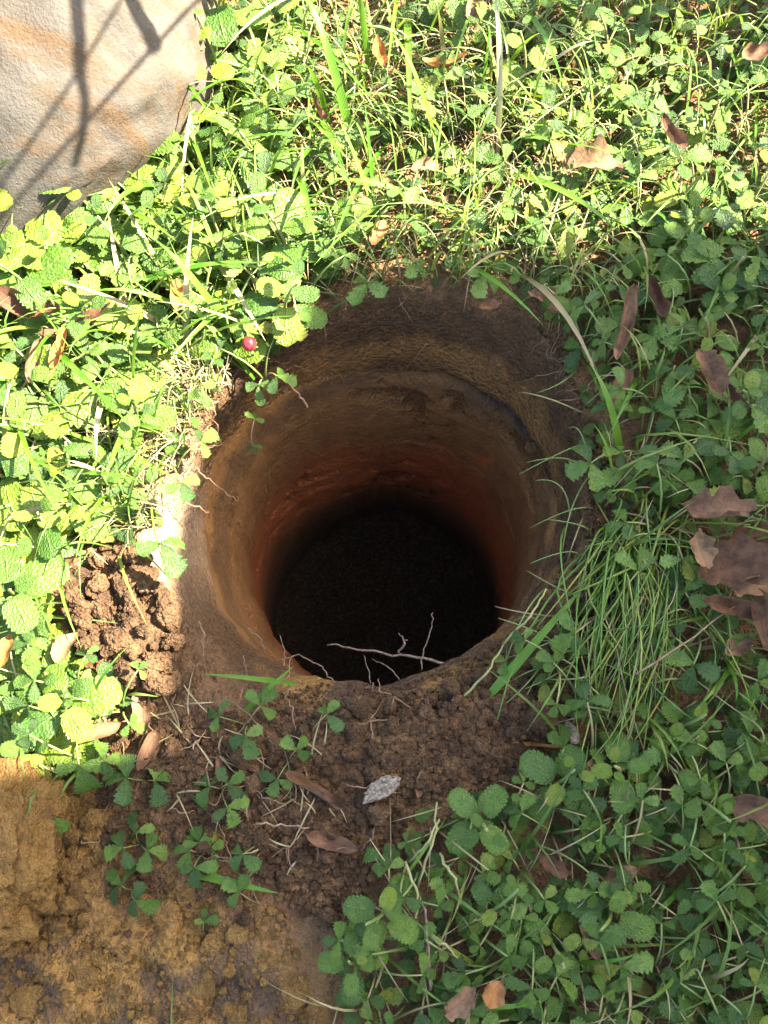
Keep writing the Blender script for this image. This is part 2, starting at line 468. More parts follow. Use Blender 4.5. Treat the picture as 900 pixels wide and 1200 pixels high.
def vattr(name, val):
    a = ground.data.attributes.new(name, 'FLOAT', 'POINT'); a.data.foreach_set('value', np.asarray(val, np.float32))
mud_ = softpoly(X, Y, mudW, .025) * (Z > -.05)
nzz = fbm(V, 30, 4, 90)
rv0 = np.hypot(X, Y - HC[1]); an0 = np.degrees(np.arctan2(Y - HC[1], X))
lip_ = (Z > -.09) * (1 - smooth(.168, .185, rv0)) * smooth(-135, -110, an0) * (1 - smooth(-25, 5, an0))
vattr('ochre', np.clip(mud_ * 1.15 + .0 + nzz * mud_ * .3 + lip_ * (.75 + .5 * nzz), 0, 1))
leftlip = inpoly(X, Y, np.array([P(u, v, -.01)[:2] for u, v in [(150, 540), (225, 530), (238, 600), (262, 690), (240, 760), (190, 740), (165, 660)]])) & (Z > -.06)
angv = np.degrees(np.arctan2(Y - HC[1], X))
rv = np.hypot(X, Y - HC[1])
tanm = np.where(Z > -.075, smooth(.14, .16, rv) * (1 - smooth(.19, .205, rv)), 0) * np.exp(-((np.mod(angv, 360) - 188) / 19) ** 2) * (.85 + .5 * nzz)
vattr('tan', np.clip(tanm, 0, 1))
vattr('orange', np.where((rv < .17), np.exp(-(((angv - 47 + 30 * nzz) / 6) ** 2) - (((Z + .215 + .05 * nzz) / .022) ** 2)), 0))
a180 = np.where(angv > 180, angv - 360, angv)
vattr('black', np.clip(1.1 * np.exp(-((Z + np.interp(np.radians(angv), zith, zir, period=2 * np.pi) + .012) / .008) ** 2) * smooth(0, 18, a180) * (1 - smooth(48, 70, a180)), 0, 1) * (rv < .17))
vattr('crumb', crumbA)
vattr('grassy', np.clip(smooth(.55, 1.2, rv), 0, .9))

# ------------------------------------------------------------------ boulder
def ico(sub):
    import bmesh
    bm = bmesh.new(); bmesh.ops.create_icosphere(bm, subdivisions=sub, radius=1)
    v = np.array([x.co[:] for x in bm.verts]); f = [[q.index for q in fc.verts] for fc in bm.faces]
    bm.free(); return v, f
iv6, if6 = ico(6)
p4 = np.sign(iv6) * np.abs(iv6) ** .62
bv = p4 * np.array([.26, .2, .17])
bv = bv * (1 + .06 * fbm(iv6, 1.6, 3, 101))[:, None] + iv6 * (.007 * fbm(iv6, 7, 4, 104) + .002 * fbm(iv6, 30, 3, 108))[:, None]
bv = bv + iv6 * (.006 * np.abs(fbm(iv6 + .3, 2.1, 3, 120)))[:, None]
bv = bv @ np.array(Matrix.Rotation(R(-12), 3, 'Z') @ Matrix.Rotation(R(44), 3, 'X') @ Matrix.Rotation(R(42), 3, 'Z')).T
boulder = mesh_obj('boulder', bv, if6, M['rock'])
bl = P(10, 40, .03)
boulder.location = (bl[0] - .082, bl[1] - .022, .02)
tag(boulder, 'large rounded tan sandstone boulder with grass shadows across its face', 'boulder')
BOULDER_PX = [(-100, 275), (0, 262), (50, 255), (120, 160), (140, 95), (230, 60), (290, 0), (320, -120), (-100, -120)]

weed = empty('shadow_weed', (.16, .80, 0)); tag(weed, 'added unseen weed, its bare branching stems set to shadow the boulder', 'weed')  # added beyond the frame; stems traced from the shadows wanted on the boulder
WEED_PX = [[(5, 250), (45, 160), (85, 90), (130, 0), (150, -60)], [(8, 5), (30, 35), (52, 72), (78, 92), (108, 108), (138, 140)], [(0, 162), (35, 165), (75, 172)]]
def leaflet_mesh(name, mat, L=1.0, W=.8, ov=.58, teeth=11, fold=.25, droop=.25, cup=0.0, pleat=.03, seed=0, base=.04, depth=.16):
    rs = np.random.default_rng(seed)
    rows_ = teeth * 2 + 1
    vs, uv = [], []
    for i in range(rows_):
        t = i / (rows_ - 1)
        wv = (max(t, 0) ** (ov * 1.1)) * (max(1 - t, 0) ** (.42)) * 2.0 * W * .5 / ((ov * 1.1 / (ov * 1.1 + .42)) ** (ov * 1.1) * (.42 / (ov * 1.1 + .42)) ** .42 * 2.0)
        wv = max(wv, base * W * (1 - t) + .012)
        tooth = 1 - depth * (i % 2) * smooth(.22, .42, t) * rs.uniform(.7, 1.2)
        zc = -droop * t * t * L + .02 * math.sin(6 * t + seed)
        for q in (-1, -.55, 0, .55, 1):
            e = tooth if abs(q) == 1 else 1.0
            yy = q * wv * e
            xx = t * L + (.06 * L if (abs(q) == 1 and i % 2 == 0 and t > .15) else 0) * (1 - t)
            zz = zc + fold * abs(yy) - cup * yy * yy / W * 2 + pleat * (1 if i % 2 == 0 else -1) * abs(q) * W * .5 + rs.normal(0, .011)
            vs.append((xx, yy, zz)); uv.append((t, .5 + q * .5))
    fs = [(i * 5 + k, i * 5 + k + 1, (i + 1) * 5 + k + 1, (i + 1) * 5 + k) for i in range(rows_ - 1) for k in range(4)]
    me = bpy.data.meshes.new(name)
    me.from_pydata(vs, [], fs)
    l = me.uv_layers.new(name='UVMap')
    for lp in me.loops: l.data[lp.index].uv = uv[lp.vertex_index]
    me.polygons.foreach_set('use_smooth', [True] * len(me.polygons))
    me.materials.append(mat)
    return me, np.array(vs), fs, np.array(uv)

STRAW = [leaflet_mesh('leaflet', M['strawberry'], 1, .62 + .07 * (k % 4), .85 + .14 * (k % 3), 5 + k % 3, .05 + .17 * (k % 4), .02 + .17 * (k % 3), .2 * (k % 2), .016, 300 + k, .04, .30) for k in range(12)]
HERB = [leaflet_mesh('leaf', M['herb'], 1, .82, .36, 8, .06 + .1 * (k % 3), .15 + .15 * (k % 2), .2, .009, 330 + k, .3, .15) for k in range(6)]
UNDER = [leaflet_mesh('leaflet', M['undergrowth'], 1, .74, .6, 5, .15 + .1 * k, .1 + .1 * k, .1, .014, 360 + k, .04, .22) for k in range(3)]

def tube_geo(pts, radii, n=5):
    pts = [Vector(p) for p in pts]; vs, fs = [], []
    prev = None
    for i, p in enumerate(pts):
        d = (pts[min(i + 1, len(pts) - 1)] - pts[max(i - 1, 0)]).normalized()
        a = d.orthogonal().normalized() if prev is None else (prev - d * prev.dot(d)).normalized()
        prev = a; b_ = d.cross(a)
        r = radii[i] if hasattr(radii, '__len__') else radii
        for k in range(n):
            t = 2 * math.pi * k / n
            vs.append(tuple(p + (a * math.cos(t) + b_ * math.sin(t)) * r))
    for i in range(len(pts) - 1):
        for k in range(n):
            fs.append((i * n + k, i * n + (k + 1) % n, (i + 1) * n + (k + 1) % n, (i + 1) * n + k))
    fs.append(tuple(reversed(range(n)))); fs.append(tuple((len(pts) - 1) * n + k for k in range(n)))
    return vs, fs

def bez(a, b, c, n):
    a, b, c = Vector(a), Vector(b), Vector(c)
    return [a * (1 - t) ** 2 + b * 2 * t * (1 - t) + c * t * t for t in [i / (n - 1) for i in range(n)]]

# prototypes of one three-part strawberry leaf: stalk mesh + three leaflet placements
LEAFP = []
for k in range(14):
    rr = random.Random(500 + k)
    reach, hgt = rr.uniform(.012, .042), rr.uniform(.018, .052)
    tip = Vector((reach, rr.uniform(-.008, .008), hgt))
    vs, fs = tube_geo(bez((0, 0, -.006), (reach * .25, 0, hgt * .9), tip, 6), [.0011, .001, .0009, .0009, .0008, .0007], 4)
    me = bpy.data.meshes.new('leaf_stalk'); me.from_pydata(vs, [], fs); me.materials.append(M['stalk'])
    me.polygons.foreach_set('use_smooth', [True] * len(me.polygons))
    tilt = Euler((rr.uniform(-.5, .5), rr.uniform(-.3, .65), 0)).to_matrix().to_4x4()
    mats = []
    for a, s in ((0, 1.0), (rr.uniform(72, 95), .86), (-rr.uniform(72, 95), .86)):
        mats.append(Matrix.Translation(tip) @ tilt @ Matrix.Rotation(R(a + rr.uniform(-8, 8)), 4, 'Z') @ Matrix.Rotation(rr.uniform(-.1, .3), 4, 'Y') @ Matrix.Rotation(rr.uniform(-.2, .2), 4, 'X') @ Matrix.Scale(s, 4))
    LEAFP.append((me, mats))

def strawberry(x, y, z, rnd, nleaf, size, label, group, lean=None, ss=1.0):
    t = empty('strawberry_plant', (x, y, z), 0)
    a0 = rnd.uniform(0, 6.28)
    for i in range(nleaf):
        me, mats = LEAFP[rnd.randrange(len(LEAFP))]
        a = a0 + i * 6.28 / nleaf + rnd.uniform(-.5, .5)
        if lean is not None: a = lean + rnd.uniform(-.6, .6)
        st_ = place('leaf_stalk', me, Matrix.Rotation(a, 4, 'Z') @ Matrix.Scale(ss * rnd.uniform(.8, 1.1), 4), t)
        for m in mats:
            place('leaflet', STRAW[rnd.randrange(len(STRAW))][0], m @ Matrix.Scale(size / ss * rnd.uniform(.78, 1.15), 4), st_)
    return tag(t, label, 'plant', group)

def herb(x, y, z, rnd, size, hgt, label, group, lean=(0, 0), pairs=3):
    t = empty('leafy_herb', (x, y, z), 0)
    top = Vector((lean[0], lean[1], hgt))
    pts = bez((0, 0, -.006), (0, 0, hgt * .6), top, 7)
    vs, fs = tube_geo(pts, [.0016, .0015, .0014, .0013, .0012, .0011, .001], 5)
    mesh_obj('stem', vs, fs, M['stalk'], t)
    a0 = rnd.uniform(0, 3.14)
    for i in range(pairs + 1):
        f = (i + 1) / (pairs + 1)
        p = pts[min(6, int(round(f * 6)))]
        s = size * (1.0 - .62 * max(0, f - .45) / .55) * rnd.uniform(.9, 1.1)
        for sgn in (0, 1):
            a = a0 + i * 1.57 + sgn * math.pi + rnd.uniform(-.2, .2)
            up_ = rnd.uniform(-.25, .25) - (.7 * f if i == pairs else .15)
            m = Matrix.Translation(p) @ Matrix.Rotation(a, 4, 'Z') @ Matrix.Rotation(up_, 4, 'Y') @ Matrix.Rotation(rnd.uniform(-.25, .25), 4, 'X') @ Matrix.Translation((.006, 0, 0)) @ Matrix.Scale(s, 4)
            place('leaf', HERB[rnd.randrange(len(HERB))][0], m, t)
    return tag(t, label, 'plant', group)

# where things grow, in photo pixels
BIG = [(450 + (a - 450) * 1.11, 570 + (b_ - 570) * 1.11) for a, b_ in OUT_PX]
HEAP_PX = [(25, 690), (80, 635), (180, 620), (240, 740), (230, 830), (130, 830), (70, 790)]
EDGE_PX = [(400, 1200), (430, 1060), (500, 965), (600, 945), (690, 900), (690, 840), (640, 840), (560, 900), (440, 950), (360, 1100), (360, 1200)]
def bare(u, v): return bool(inpoly(u, v, BARE)) or bool(inpoly(u, v, BOULDER_PX)) or (u > 380 and bool(inpoly(u, v, BIG))) or bool(inpoly(u, v, HEAP_PX)) or bool(inpoly(u, v, EDGE_PX))
def zone(u, v):
    if v < 345 and u < 330: return 0
    if v < 345 and u < 620: return 1
    if v < 300: return 2
    if u < 345 and v < 640: return 3
    if u < 220: return 4
    if v < 600: return 5
    if v < 880: return 6
    return 7
LM = [(100, 200, 'the boulder'), (690, 198, 'the sun-bleached tan leaf'), (770, 355, 'the curled red-brown leaf'), (730, 410, 'the long pinkish leaf'), (832, 436, 'the cupped pink-brown leaf'), (850, 650, 'the purple-brown leaf pile'), (885, 948, 'the reddish oak leaf'),
      (70, 412, 'the glowing orange leaf'), (210, 348, 'the orange-tan leaf'), (443, 66, 'the upright orange leaf'), (520, 76, 'the orange and cream leaf'), (552, 18, 'the upright tan leaf'), (374, 130, 'the narrow reddish leaf'), (785, 160, 'the purple folded leaf'), (885, 66, 'the lone brown leaf'),
      (720, 720, 'the onion grass'), (120, 730, 'the clod heap'), (640, 874, 'the pale leaf sliver'), (540, 1172, 'the pale torn leaf'), (580, 1165, 'the round yellow leaf'), (648, 1012, 'the dark leaf scrap'), (292, 403, 'the red berry'), (500, 1100, 'the dark red stem'), (30, 930, 'the ochre block'),
      (408, 1072, 'the small rolled leaf'), (690, 1100, 'the dull leaf scrap'), (780, 900, 'the bare brown clod'), (740, 985, 'the small shaded clod'), (180, 590, 'the pale lit rim'), (500, 340, 'the far hole rim'), (690, 500, 'the shaded hole rim'), (728, 1025, 'the small tan leaf'), (420, 190, 'the broad bright blade'), (582, 200, 'the pale long blade'), (690, 908, 'the brown leaf scrap')]
def near2(u, v):
    o_ = sorted(LM, key=lambda q_: (q_[0] - u) ** 2 + (q_[1] - v) ** 2)
    a_, b2 = sorted((o_[0][2], o_[1][2]))
    return 'between ' + a_ + ' and ' + b2
def scatter(n, spacing, seed, ok, margin=70):
    r = random.Random(seed); pts = []
    tries = 0
    while len(pts) < n and tries < 60000:
        tries += 1
        u, v = r.uniform(-margin, 900 + margin), r.uniform(-margin, 1200 + margin)
        if not ok(u, v, r): continue
        if any((u - a) ** 2 + (v - b_) ** 2 < spacing ** 2 for a, b_ in pts): continue
        pts.append((u, v))
    return pts
ONION = [(680, 600), (780, 590), (815, 700), (800, 830), (730, 880), (670, 840), (660, 700)]
PILE = [(785, 570), (960, 550), (960, 780), (850, 770), (790, 690)]
KEEP = [(690, 198), (770, 355), (735, 385), (724, 458), (832, 436), (858, 468), (785, 160), (885, 948), (70, 412), (25, 365), (443, 66), (210, 348), (540, 1172), (95, 385)]
def ok_straw(u, v, r):
    if bare(u, v): return False
    z = zone(u, v)
    if inpoly(u, v, ONION) and r.random() < .75: return False
    if inpoly(u, v, PILE): return False
    if any((u - a) ** 2 + (v - b_) ** 2 < 26 ** 2 for a, b_ in KEEP): return False
    if inpoly(u, v, [(160, 470), (260, 470), (230, 600), (150, 600)]): return r.random() < .12
    if inpoly(u, v, [(830, 180), (960, 160), (960, 340), (850, 300)]): return r.random() < .25
    return r.random() < {0: .35, 1: .33, 2: .8, 3: .35, 4: .5, 5: .95, 6: .95, 7: 1.0}[z]
rnd = random.Random(11)
SP = scatter(297, 35, 21, ok_straw)
for u, v in SP:
    z_ = zone(u, v)
    p = P(u, v, .02)
    size = rnd.choice((rnd.uniform(.013, .019), rnd.uniform(.017, .024), rnd.uniform(.022, .029))) * {2: 1.0, 5: .95, 7: .76, 6: .82}.get(z_, .88)
    strawberry(p[0], p[1], float(H(p[0], p[1])), rnd, rnd.choice((2, 3, 3, 4)), size, ('tiny-leaved' if size < .0165 else 'broad-leaved' if size > .0235 else 'low') + ' strawberry plant ' + near2(u, v), 'strawberry plants ' + near2(u, v))

HB = [(225, 185), (188, 268), (20, 300), (48, 345), (95, 360), (120, 240), (85, 300), (150, 300), (320, 30), (310, 80), (300, 190), (255, 280), (330, 360), (130, 430), (60, 250),
      (110, 560), (60, 620), (20, 690), (85, 590), (20, 740), (45, 800), (35, 870), (70, 840), (15, 800), (20, 640), (0, 600), (75, 560), (140, 400), (60, 470), (250, 230), (200, 130), (280, 130), (340, 300), (270, 390),  (10, 560), (40, 500), (150, 490), (385, 260), (230, 330), (180, 380)]
FOOT = [(140, 150), (185, 105), (235, 85), (105, 205), (62, 250), (15, 272), (275, 45), (165, 185), (205, 135), (260, 100)]
HB += FOOT
HB += [(690, 15), (640, 130), (720, 60), (800, 300), (845, 330), (715, 100), (620, 90), (350, 0), (880, 470), (770, 250)]
HB += scatter(30, 70, 29, lambda u, v, r: not bare(u, v) and not inpoly(u, v, ONION) and not inpoly(u, v, PILE) and zone(u, v) in (2, 5, 6, 7), 20)
for u, v in HB:
    p = P(u + rnd.uniform(-8, 8), v + rnd.uniform(-8, 8), .03)
    zz = zone(u, v)
    tall_ = (u, v) in FOOT
    herb(p[0], p[1], float(H(p[0], p[1])), rnd, rnd.uniform(.028, .044) if u < 420 and v < 900 else rnd.uniform(.016, .026), rnd.uniform(.09, .13) if tall_ else rnd.uniform(.035, .085), 'upright crinkle-leaved herb ' + near2(u, v), 'herbs ' + near2(u, v), (rnd.uniform(-.02, .02), rnd.uniform(-.02, .02)))

# torn seedlings lying on the bare soil
SEED = [(290, 850, 3, .022, 'strawberry seedling with bright leaves on the near lip of the hole'), (160, 990, 3, .022, 'strawberry seedling lying on dark soil beside the ochre block'),
        (150, 1045, 2, .024, 'limp strawberry seedling flat on ochre mud'), (235, 1000, 4, .019, 'leafy strawberry seedling by the blue-green grass blade'), (300, 1060, 1, .022, 'single torn strawberry leaf at the tip of the blue-green blade'),
        (235, 1095, 1, .014, 'tiny torn leaf half buried in ochre mud'), (260, 925, 3, .021, 'strawberry seedling rooted in dark crumbs beside straw tuft'), (340, 890, 2, .02, 'yellowing strawberry seedling beside the pinkish curled leaf'),
        (170, 915, 2, .024, 'strawberry plant at the corner of the ochre block'), (595, 760, 1, .018, 'small yellowish leaf sprout on the crumbly lip'), (365, 860, 1, .02, 'small sprout on the crumb bank under the roots'), (300, 990, 1, .018, 'small sprout in dark crumbly soil'),
        (290, 505, 2, .012, 'small sprig hanging over the hole edge below the berry')]
for u, v, n, s, lab in SEED:
    p = P(u, v, .01)
    strawberry(p[0], p[1], float(H(p[0], p[1])) + (.0 if v > 600 else -.012), rnd, n, s * .82, lab, None, None, .5)

# ------------------------------------------------------------------ grass
def blade_geo(a, b, c, width, n=9, twist=0.0):
    pts = bez(a, b, c, n); vs, fs, uv = [], [], []
    for i, p in enumerate(pts):
        d = (pts[min(i + 1, n - 1)] - pts[max(i - 1, 0)])
        if d.length < 1e-9: d = Vector((1, 0, 0))
        d.normalize()
        side = d.cross(Vector((math.sin(twist) * .6, math.cos(twist) * .3, 1.0)))
        if side.length < 1e-3: side = Vector((1, 0, 0))
        side.normalize()
        nrm = side.cross(d)
        t = i / (n - 1)
        w_ = width * (.55 + .45 * min(1, t * 4)) * (1 - t ** 2.2) + .00015
        vs += [tuple(p - side * w_ * .5), tuple(p - nrm * w_ * .16), tuple(p + side * w_ * .5)]
        uv += [(t, 0), (t, .5), (t, 1)]
    for i in range(n - 1):
        for k in range(2): fs.append((i * 3 + k, i * 3 + k + 1, (i + 1) * 3 + k + 1, (i + 1) * 3 + k))
    return vs, fs, uv

def blade(base, tip, z0, z1, arch, width, mat, label, group=None, name='grass_blade', n=11):
    a, c = P(*base, z0), P(*tip, z1)
    a[2] = min(a[2], float(H(a[0], a[1])) - .004 if z0 <= .02 else a[2])
    m = (a + c) / 2; m[2] = max(z0, z1) * .6 + arch
    vs, fs, uv = blade_geo(a, m, c, width * (1.5 if group is None else 1.15), n, random.uniform(-.5, .5))
    vs = np.array(vs); o_ = vs[0].copy()
    o = mesh_obj(name, vs - o_, fs, mat, None, True, uv)
    o.location = o_
    return tag(o, label, 'grass', group)
G = M['bright_grass']
blade((182, 165), (208, -25), .0, .14, .05, .005, G, 'tall upright grass blade leaning over the boulder edge')
blade((420, 197), (354, -15), .0, .11, .05, .0055, G, 'broad bright green grass blade standing alone among straw')
blade((88, 232), (20, 18), .0, .13, .06, .0022, G, 'thin arching grass stem in front of the boulder')
blade((240, 130), (150, 18), .0, .10, .05, .0035, G, 'grass blade slanting across the boulder foot')
blade((145, 140), (145, 62), .0, .07, .02, .003, G, 'short upright grass blade touching the boulder')
blade((135, 225), (300, 80), .0, .06, .05, .0035, G, 'long grass blade crossing the herb leaves')
blade((432, 88), (418, -10), .0, .1, .04, .004, G, 'dark upright grass blade behind the orange leaf')
blade((520, 205), (448, 30), .0, .08, .06, .003, G, 'thin green grass blade bowed over pale straw')
blade((582, 205), (578, -8), .0, .09, .06, .004, M['straw'], 'pale long grass blade catching the sun')
blade((522, 90), (506, -10), .0, .08, .03, .0035, M['straw'], 'pale dry blade behind the tan leaf')
blade((88, 392), (-15, 398), .0, .05, .03, .006, G, 'broad curved grass blade beside the orange leaf')
blade((120, 348), (305, 308), .0, .05, .03, .006, G, 'broad light green grass blade lying over herbs')
blade((300, 305), (420, 200), .0, .05, .03, .003, G, 'thin grass blade pointing from herbs to straw')
blade((100, 512), (214, 566), .0, .04, .02, .0035, G, 'dark green grass blade across the dry roots')
blade((730, 552), (690, 424), .0, .06, .03, .0042, G, 'stiff dark green blade beside the long pinkish leaf')
blade((195, 1018), (328, 1047), .012, .016, .006, .0045, G, 'blue-green grass blade lying on the ochre mud')
blade((560, 830), (690, 680), .01, .03, .03, .005, G, 'broad grass blade arching off the crumbly lip')
blade((280, 840), (345, 780), .01, .03, .01, .003, G, 'short grass blade over the hole lip')
blade((345, 800), (240, 790), .01, .03, .01, .003, G, 'faded grass blade flat on the near lip')

gr = random.Random(31)
def ok_grass(u, v, r):
    if bare(u, v): return False
    return r.random() < {0: .8, 1: 1, 2: .5, 3: 1, 4: .35, 5: .35, 6: .4, 7: .18}[zone(u, v)]
for u, v in scatter(200, 20, 33, ok_grass, 30):
    z_ = zone(u, v); a = gr.uniform(0, 6.28); L = gr.uniform(50, 130) if z_ not in (0, 1, 3) else gr.uniform(60, 190)
    if inpoly(u + L * math.cos(a), v + L * math.sin(a), BARE): a += math.pi
    dry = gr.random() < (.3 if z_ in (1, 3) else .12)
    blade((u, v), (u + L * math.cos(a), v + L * math.sin(a)), 0, gr.uniform(.04, .095) if z_ in (0, 1, 3) else gr.uniform(.01, .06), gr.uniform(.01, .05), gr.uniform(.0025, .0065) if z_ in (0, 1, 3) else gr.uniform(.0016, .0036), M['straw'] if dry else G,
          ('dry straw-coloured' if dry else 'green') + ' grass blade ' + near2(u, v), ('dry' if dry else 'green') + ' grass blades ' + near2(u, v), n=8)

# onion grass: one clump of thin round leaves, combed down towards the viewer
oc = empty('onion_grass_clump', tuple(P(700, 650, 0)))
tag(oc, 'clump of long thin round onion grass leaves flopped over in shade', 'grass')
o0 = np.array(oc.location)
orr_ = random.Random(41)
for k in range(150):
    bu, bv_ = 738 + orr_.gauss(0, 30), 640 + orr_.gauss(0, 28)
    tu, tv = 722 + orr_.gauss(0, 40) + (bu - 738) * .4, 790 + orr_.gauss(0, 55)
    if orr_.random() < .16: tu, tv = bu + orr_.uniform(80, 210), bv_ + orr_.uniform(-20, 190)
    if orr_.random() < .05: tu, tv = bu - orr_.uniform(40, 90), bv_ + orr_.uniform(60, 190)
    a, c = P(bu, bv_, 0), P(tu, tv, orr_.uniform(.02, .045))
    a[2] = float(H(a[0], a[1])) - .004
    m = (a + c) / 2 + np.array([orr_.gauss(0, .028), orr_.uniform(-.01, .03), 0]); m[2] = orr_.uniform(.03, .075)
    pts = bez(a - o0, m - o0, c - o0, 9)
    vs, fs = tube_geo(pts, [(.0007 + .0005 * (k % 3) / 2) * (1 - .55 * (i / 8) ** 2) for i in range(9)], 4)
    uv = [(i // 4 / 8, (i % 4) / 4) for i in range(len(vs))]
    mesh_obj('leaf', vs, fs, M['onion'] if k % 9 else M['straw'], oc, True, uv)

# thin creeping stems arching over the leaves
cs = random.Random(43)
for u, v in scatter(60, 45, 44, lambda u, v, r: not bare(u, v) and r.random() < {0: .3, 1: .7, 2: 1, 3: .5, 4: .4, 5: 1, 6: 1, 7: .8}[zone(u, v)], 10):
    a = cs.uniform(0, 6.28); L = cs.uniform(45, 120)
    if inpoly(u + L * math.cos(a), v + L * math.sin(a), BARE): a += math.pi
    A = P(u, v, 0); A[2] = float(H(A[0], A[1])) - .003; C_ = P(u + L * math.cos(a), v + L * math.sin(a), cs.uniform(.015, .045))
    B = (A + C_) / 2; B[2] = cs.uniform(.045, .075); B[0] += cs.uniform(-.02, .02); B[1] += cs.uniform(-.02, .02)
    vs, fs = tube_geo(bez((0, 0, 0), B - A, C_ - A, 10), [.0010 - .0005 * i / 9 for i in range(10)], 5)
    o = mesh_obj('creeping_stem', vs, fs, M['stalk']); o.location = A
    tag(o, 'thin yellow-green creeping stem ' + near2(u, v), 'stem', 'creeping stems ' + near2(u, v))

for k in range(26):
    u, v = cs.uniform(665, 725), cs.uniform(420, 800); a = cs.uniform(1.7, 4.3); L = cs.uniform(40, 105)
    if v > 690: u -= 30
    A = P(u, v, 0); A[2] = float(H(A[0], A[1])) - .003; C_ = P(u + L * math.cos(a), v + L * math.sin(a), cs.uniform(-.005, .02))
    B = (A + C_) / 2; B[2] = cs.uniform(.02, .05); B[0] += cs.uniform(-.02, .02); B[1] += cs.uniform(-.02, .02)
    vs, fs = tube_geo(bez((0, 0, 0), B - A, C_ - A, 10), [.0008 - .0004 * i / 9 for i in range(10)], 5)
    o = mesh_obj('creeping_stem', vs, fs, M['stalk']); o.location = A
    tag(o, 'limp yellow-green stem hanging over the shaded rim of the hole', 'stem', 'limp stems over the shaded rim')

# ------------------------------------------------------------------ undergrowth, lawn and straw (uncountable)
def joined(name, parts, mat, rndvals, kind='stuff', smooth_=True):
    vs, fs, uvs, rv_ = [], [], [], []
    off = 0; fa = []
    for (v_, f_, u_), rv1 in zip(parts, rndvals):
        vs.append(v_); uvs.append(u_); fa.append(np.asarray(f_) + off); off += len(v_); rv_.append(np.full(len(v_), rv1))
    vs = np.vstack(vs); fa = np.vstack(fa); uvs = np.vstack(uvs)
    me = bpy.data.meshes.new(name)
    me.vertices.add(len(vs)); me.vertices.foreach_set('co', vs.astype(np.float32).ravel())
    n = fa.shape[1]
    me.loops.add(fa.size); me.loops.foreach_set('vertex_index', fa.astype(np.int32).ravel())
    me.polygons.add(len(fa)); me.polygons.foreach_set('loop_start', np.arange(0, fa.size, n, dtype=np.int32))
    me.update(calc_edges=True)
    me.polygons.foreach_set('use_smooth', [smooth_] * len(fa))
    l = me.uv_layers.new(name='UVMap'); l.data.foreach_set('uv', uvs.astype(np.float32)[fa.ravel()].ravel())
    at = me.attributes.new('rnd', 'FLOAT', 'POINT'); at.data.foreach_set('value', np.concatenate(rv_).astype(np.float32))
    me.materials.append(mat); me.validate()
    o = bpy.data.objects.new(name, me); col.objects.link(o)
    o['kind'] = kind
    return o

def growhere(n, R0, seed, dens=None):
    r = np.random.default_rng(seed); out = []
    while len(out) < n:
        x, y = r.uniform(-R0, R0, 2000), r.uniform(-R0, R0, 2000)
        u, v = toPx(np.stack([x, y, 0 * x], -1))
        bad = inpoly(x, y, bareW) | inpoly(u, v, BOULDER_PX) | (np.hypot(x, y - .02) < .15)
        if dens is not None: bad |= r.random(2000) > dens(u, v)
        for a, b_ in zip(x[~bad], y[~bad]): out.append((a, b_))
    return np.array(out[:n])
def basis(a, ty, tx):
    return np.array(Matrix.Rotation(a, 3, 'Z') @ Matrix.Rotation(ty, 3, 'Y') @ Matrix.Rotation(tx, 3, 'X'))
ur = random.Random(51)
parts = []
pts = np.vstack([growhere(3000, .47, 61), growhere(3600, 1.0, 62)])
hz = H(pts[:, 0], pts[:, 1])
for (x, y), h in zip(pts, hz):
    _, vv, ff, uu = UNDER[ur.randrange(3)]
    s = ur.uniform(.007, .018)
    parts.append((vv * s @ basis(ur.uniform(0, 6.28), ur.uniform(-.5, .5), ur.uniform(-.5, .5)).T + np.array([x, y, h + ur.uniform(.001, .018)]), ff, uu))
o = joined('undergrowth', parts, M['undergrowth'], [ur.random() for _ in parts])
tag(o, 'dense low layer of small green leaves covering the soil', 'undergrowth')
def blades(n, R0, seed, Lr, wr, hr, dens=None):
    pts = growhere(n, R0, seed, dens); hz = H(pts[:, 0], pts[:, 1]); out = []
    r = random.Random(seed)
    for (x, y), h in zip(pts, hz):
        a = r.uniform(0, 6.28); L = r.uniform(*Lr); up_ = r.uniform(*hr)
        d = Vector((math.cos(a), math.sin(a), 0))
        A = Vector((x, y, h - .002)); C_ = A + d * L + Vector((0, 0, up_)); 
        if np.hypot(C_.x, C_.y - .02) < .16: C_ = A - d * L + Vector((0, 0, up_))
        B = A + d * L * .35 + Vector((0, 0, up_ * 1.2 + .012))
        v_, f_, u_ = blade_geo(A, B, C_, r.uniform(*wr), 6, r.uniform(-.6, .6))
        out.append((np.array(v_), f_, np.array(u_)))
    return out
def dgrass(u, v): return np.where(v < 345, .9, np.where((u < 330) & (v < 640), 1.0, np.where(u < 220, .5, np.where(v < 650, .35, .2))))
pp = blades(2600, .5, 71, (.025, .085), (.0012, .0034), (.01, .06), dgrass) + blades(9000, 1.6, 72, (.04, .10), (.002, .004), (.02, .07), lambda u, v: np.where((u > -80) & (u < 980) & (v > -80) & (v < 1280), .0, 1.0))
o = joined('lawn_grass', pp, M['grass'], [ur.random() for _ in pp]); tag(o, 'fine green grass mixed through the ground cover', 'grass')
def dstraw(u, v): return np.where((u > 140) & (u < 270) & (v > 450) & (v < 620), 1.0, np.where((v < 345) & (u > 330) & (u < 720), .9, np.where((v > 1050), .35, .22)))
pp = blades(420, .5, 74, (.01, .05), (.0005, .0013), (.0, .03), lambda u, v: np.where((u > 140) & (u < 275) & (v > 440) & (v < 625), 1.0, 0)) + blades(3000, .5, 73, (.012, .06), (.0006, .0018), (.0, .042), dstraw)
sr_ = random.Random(79)
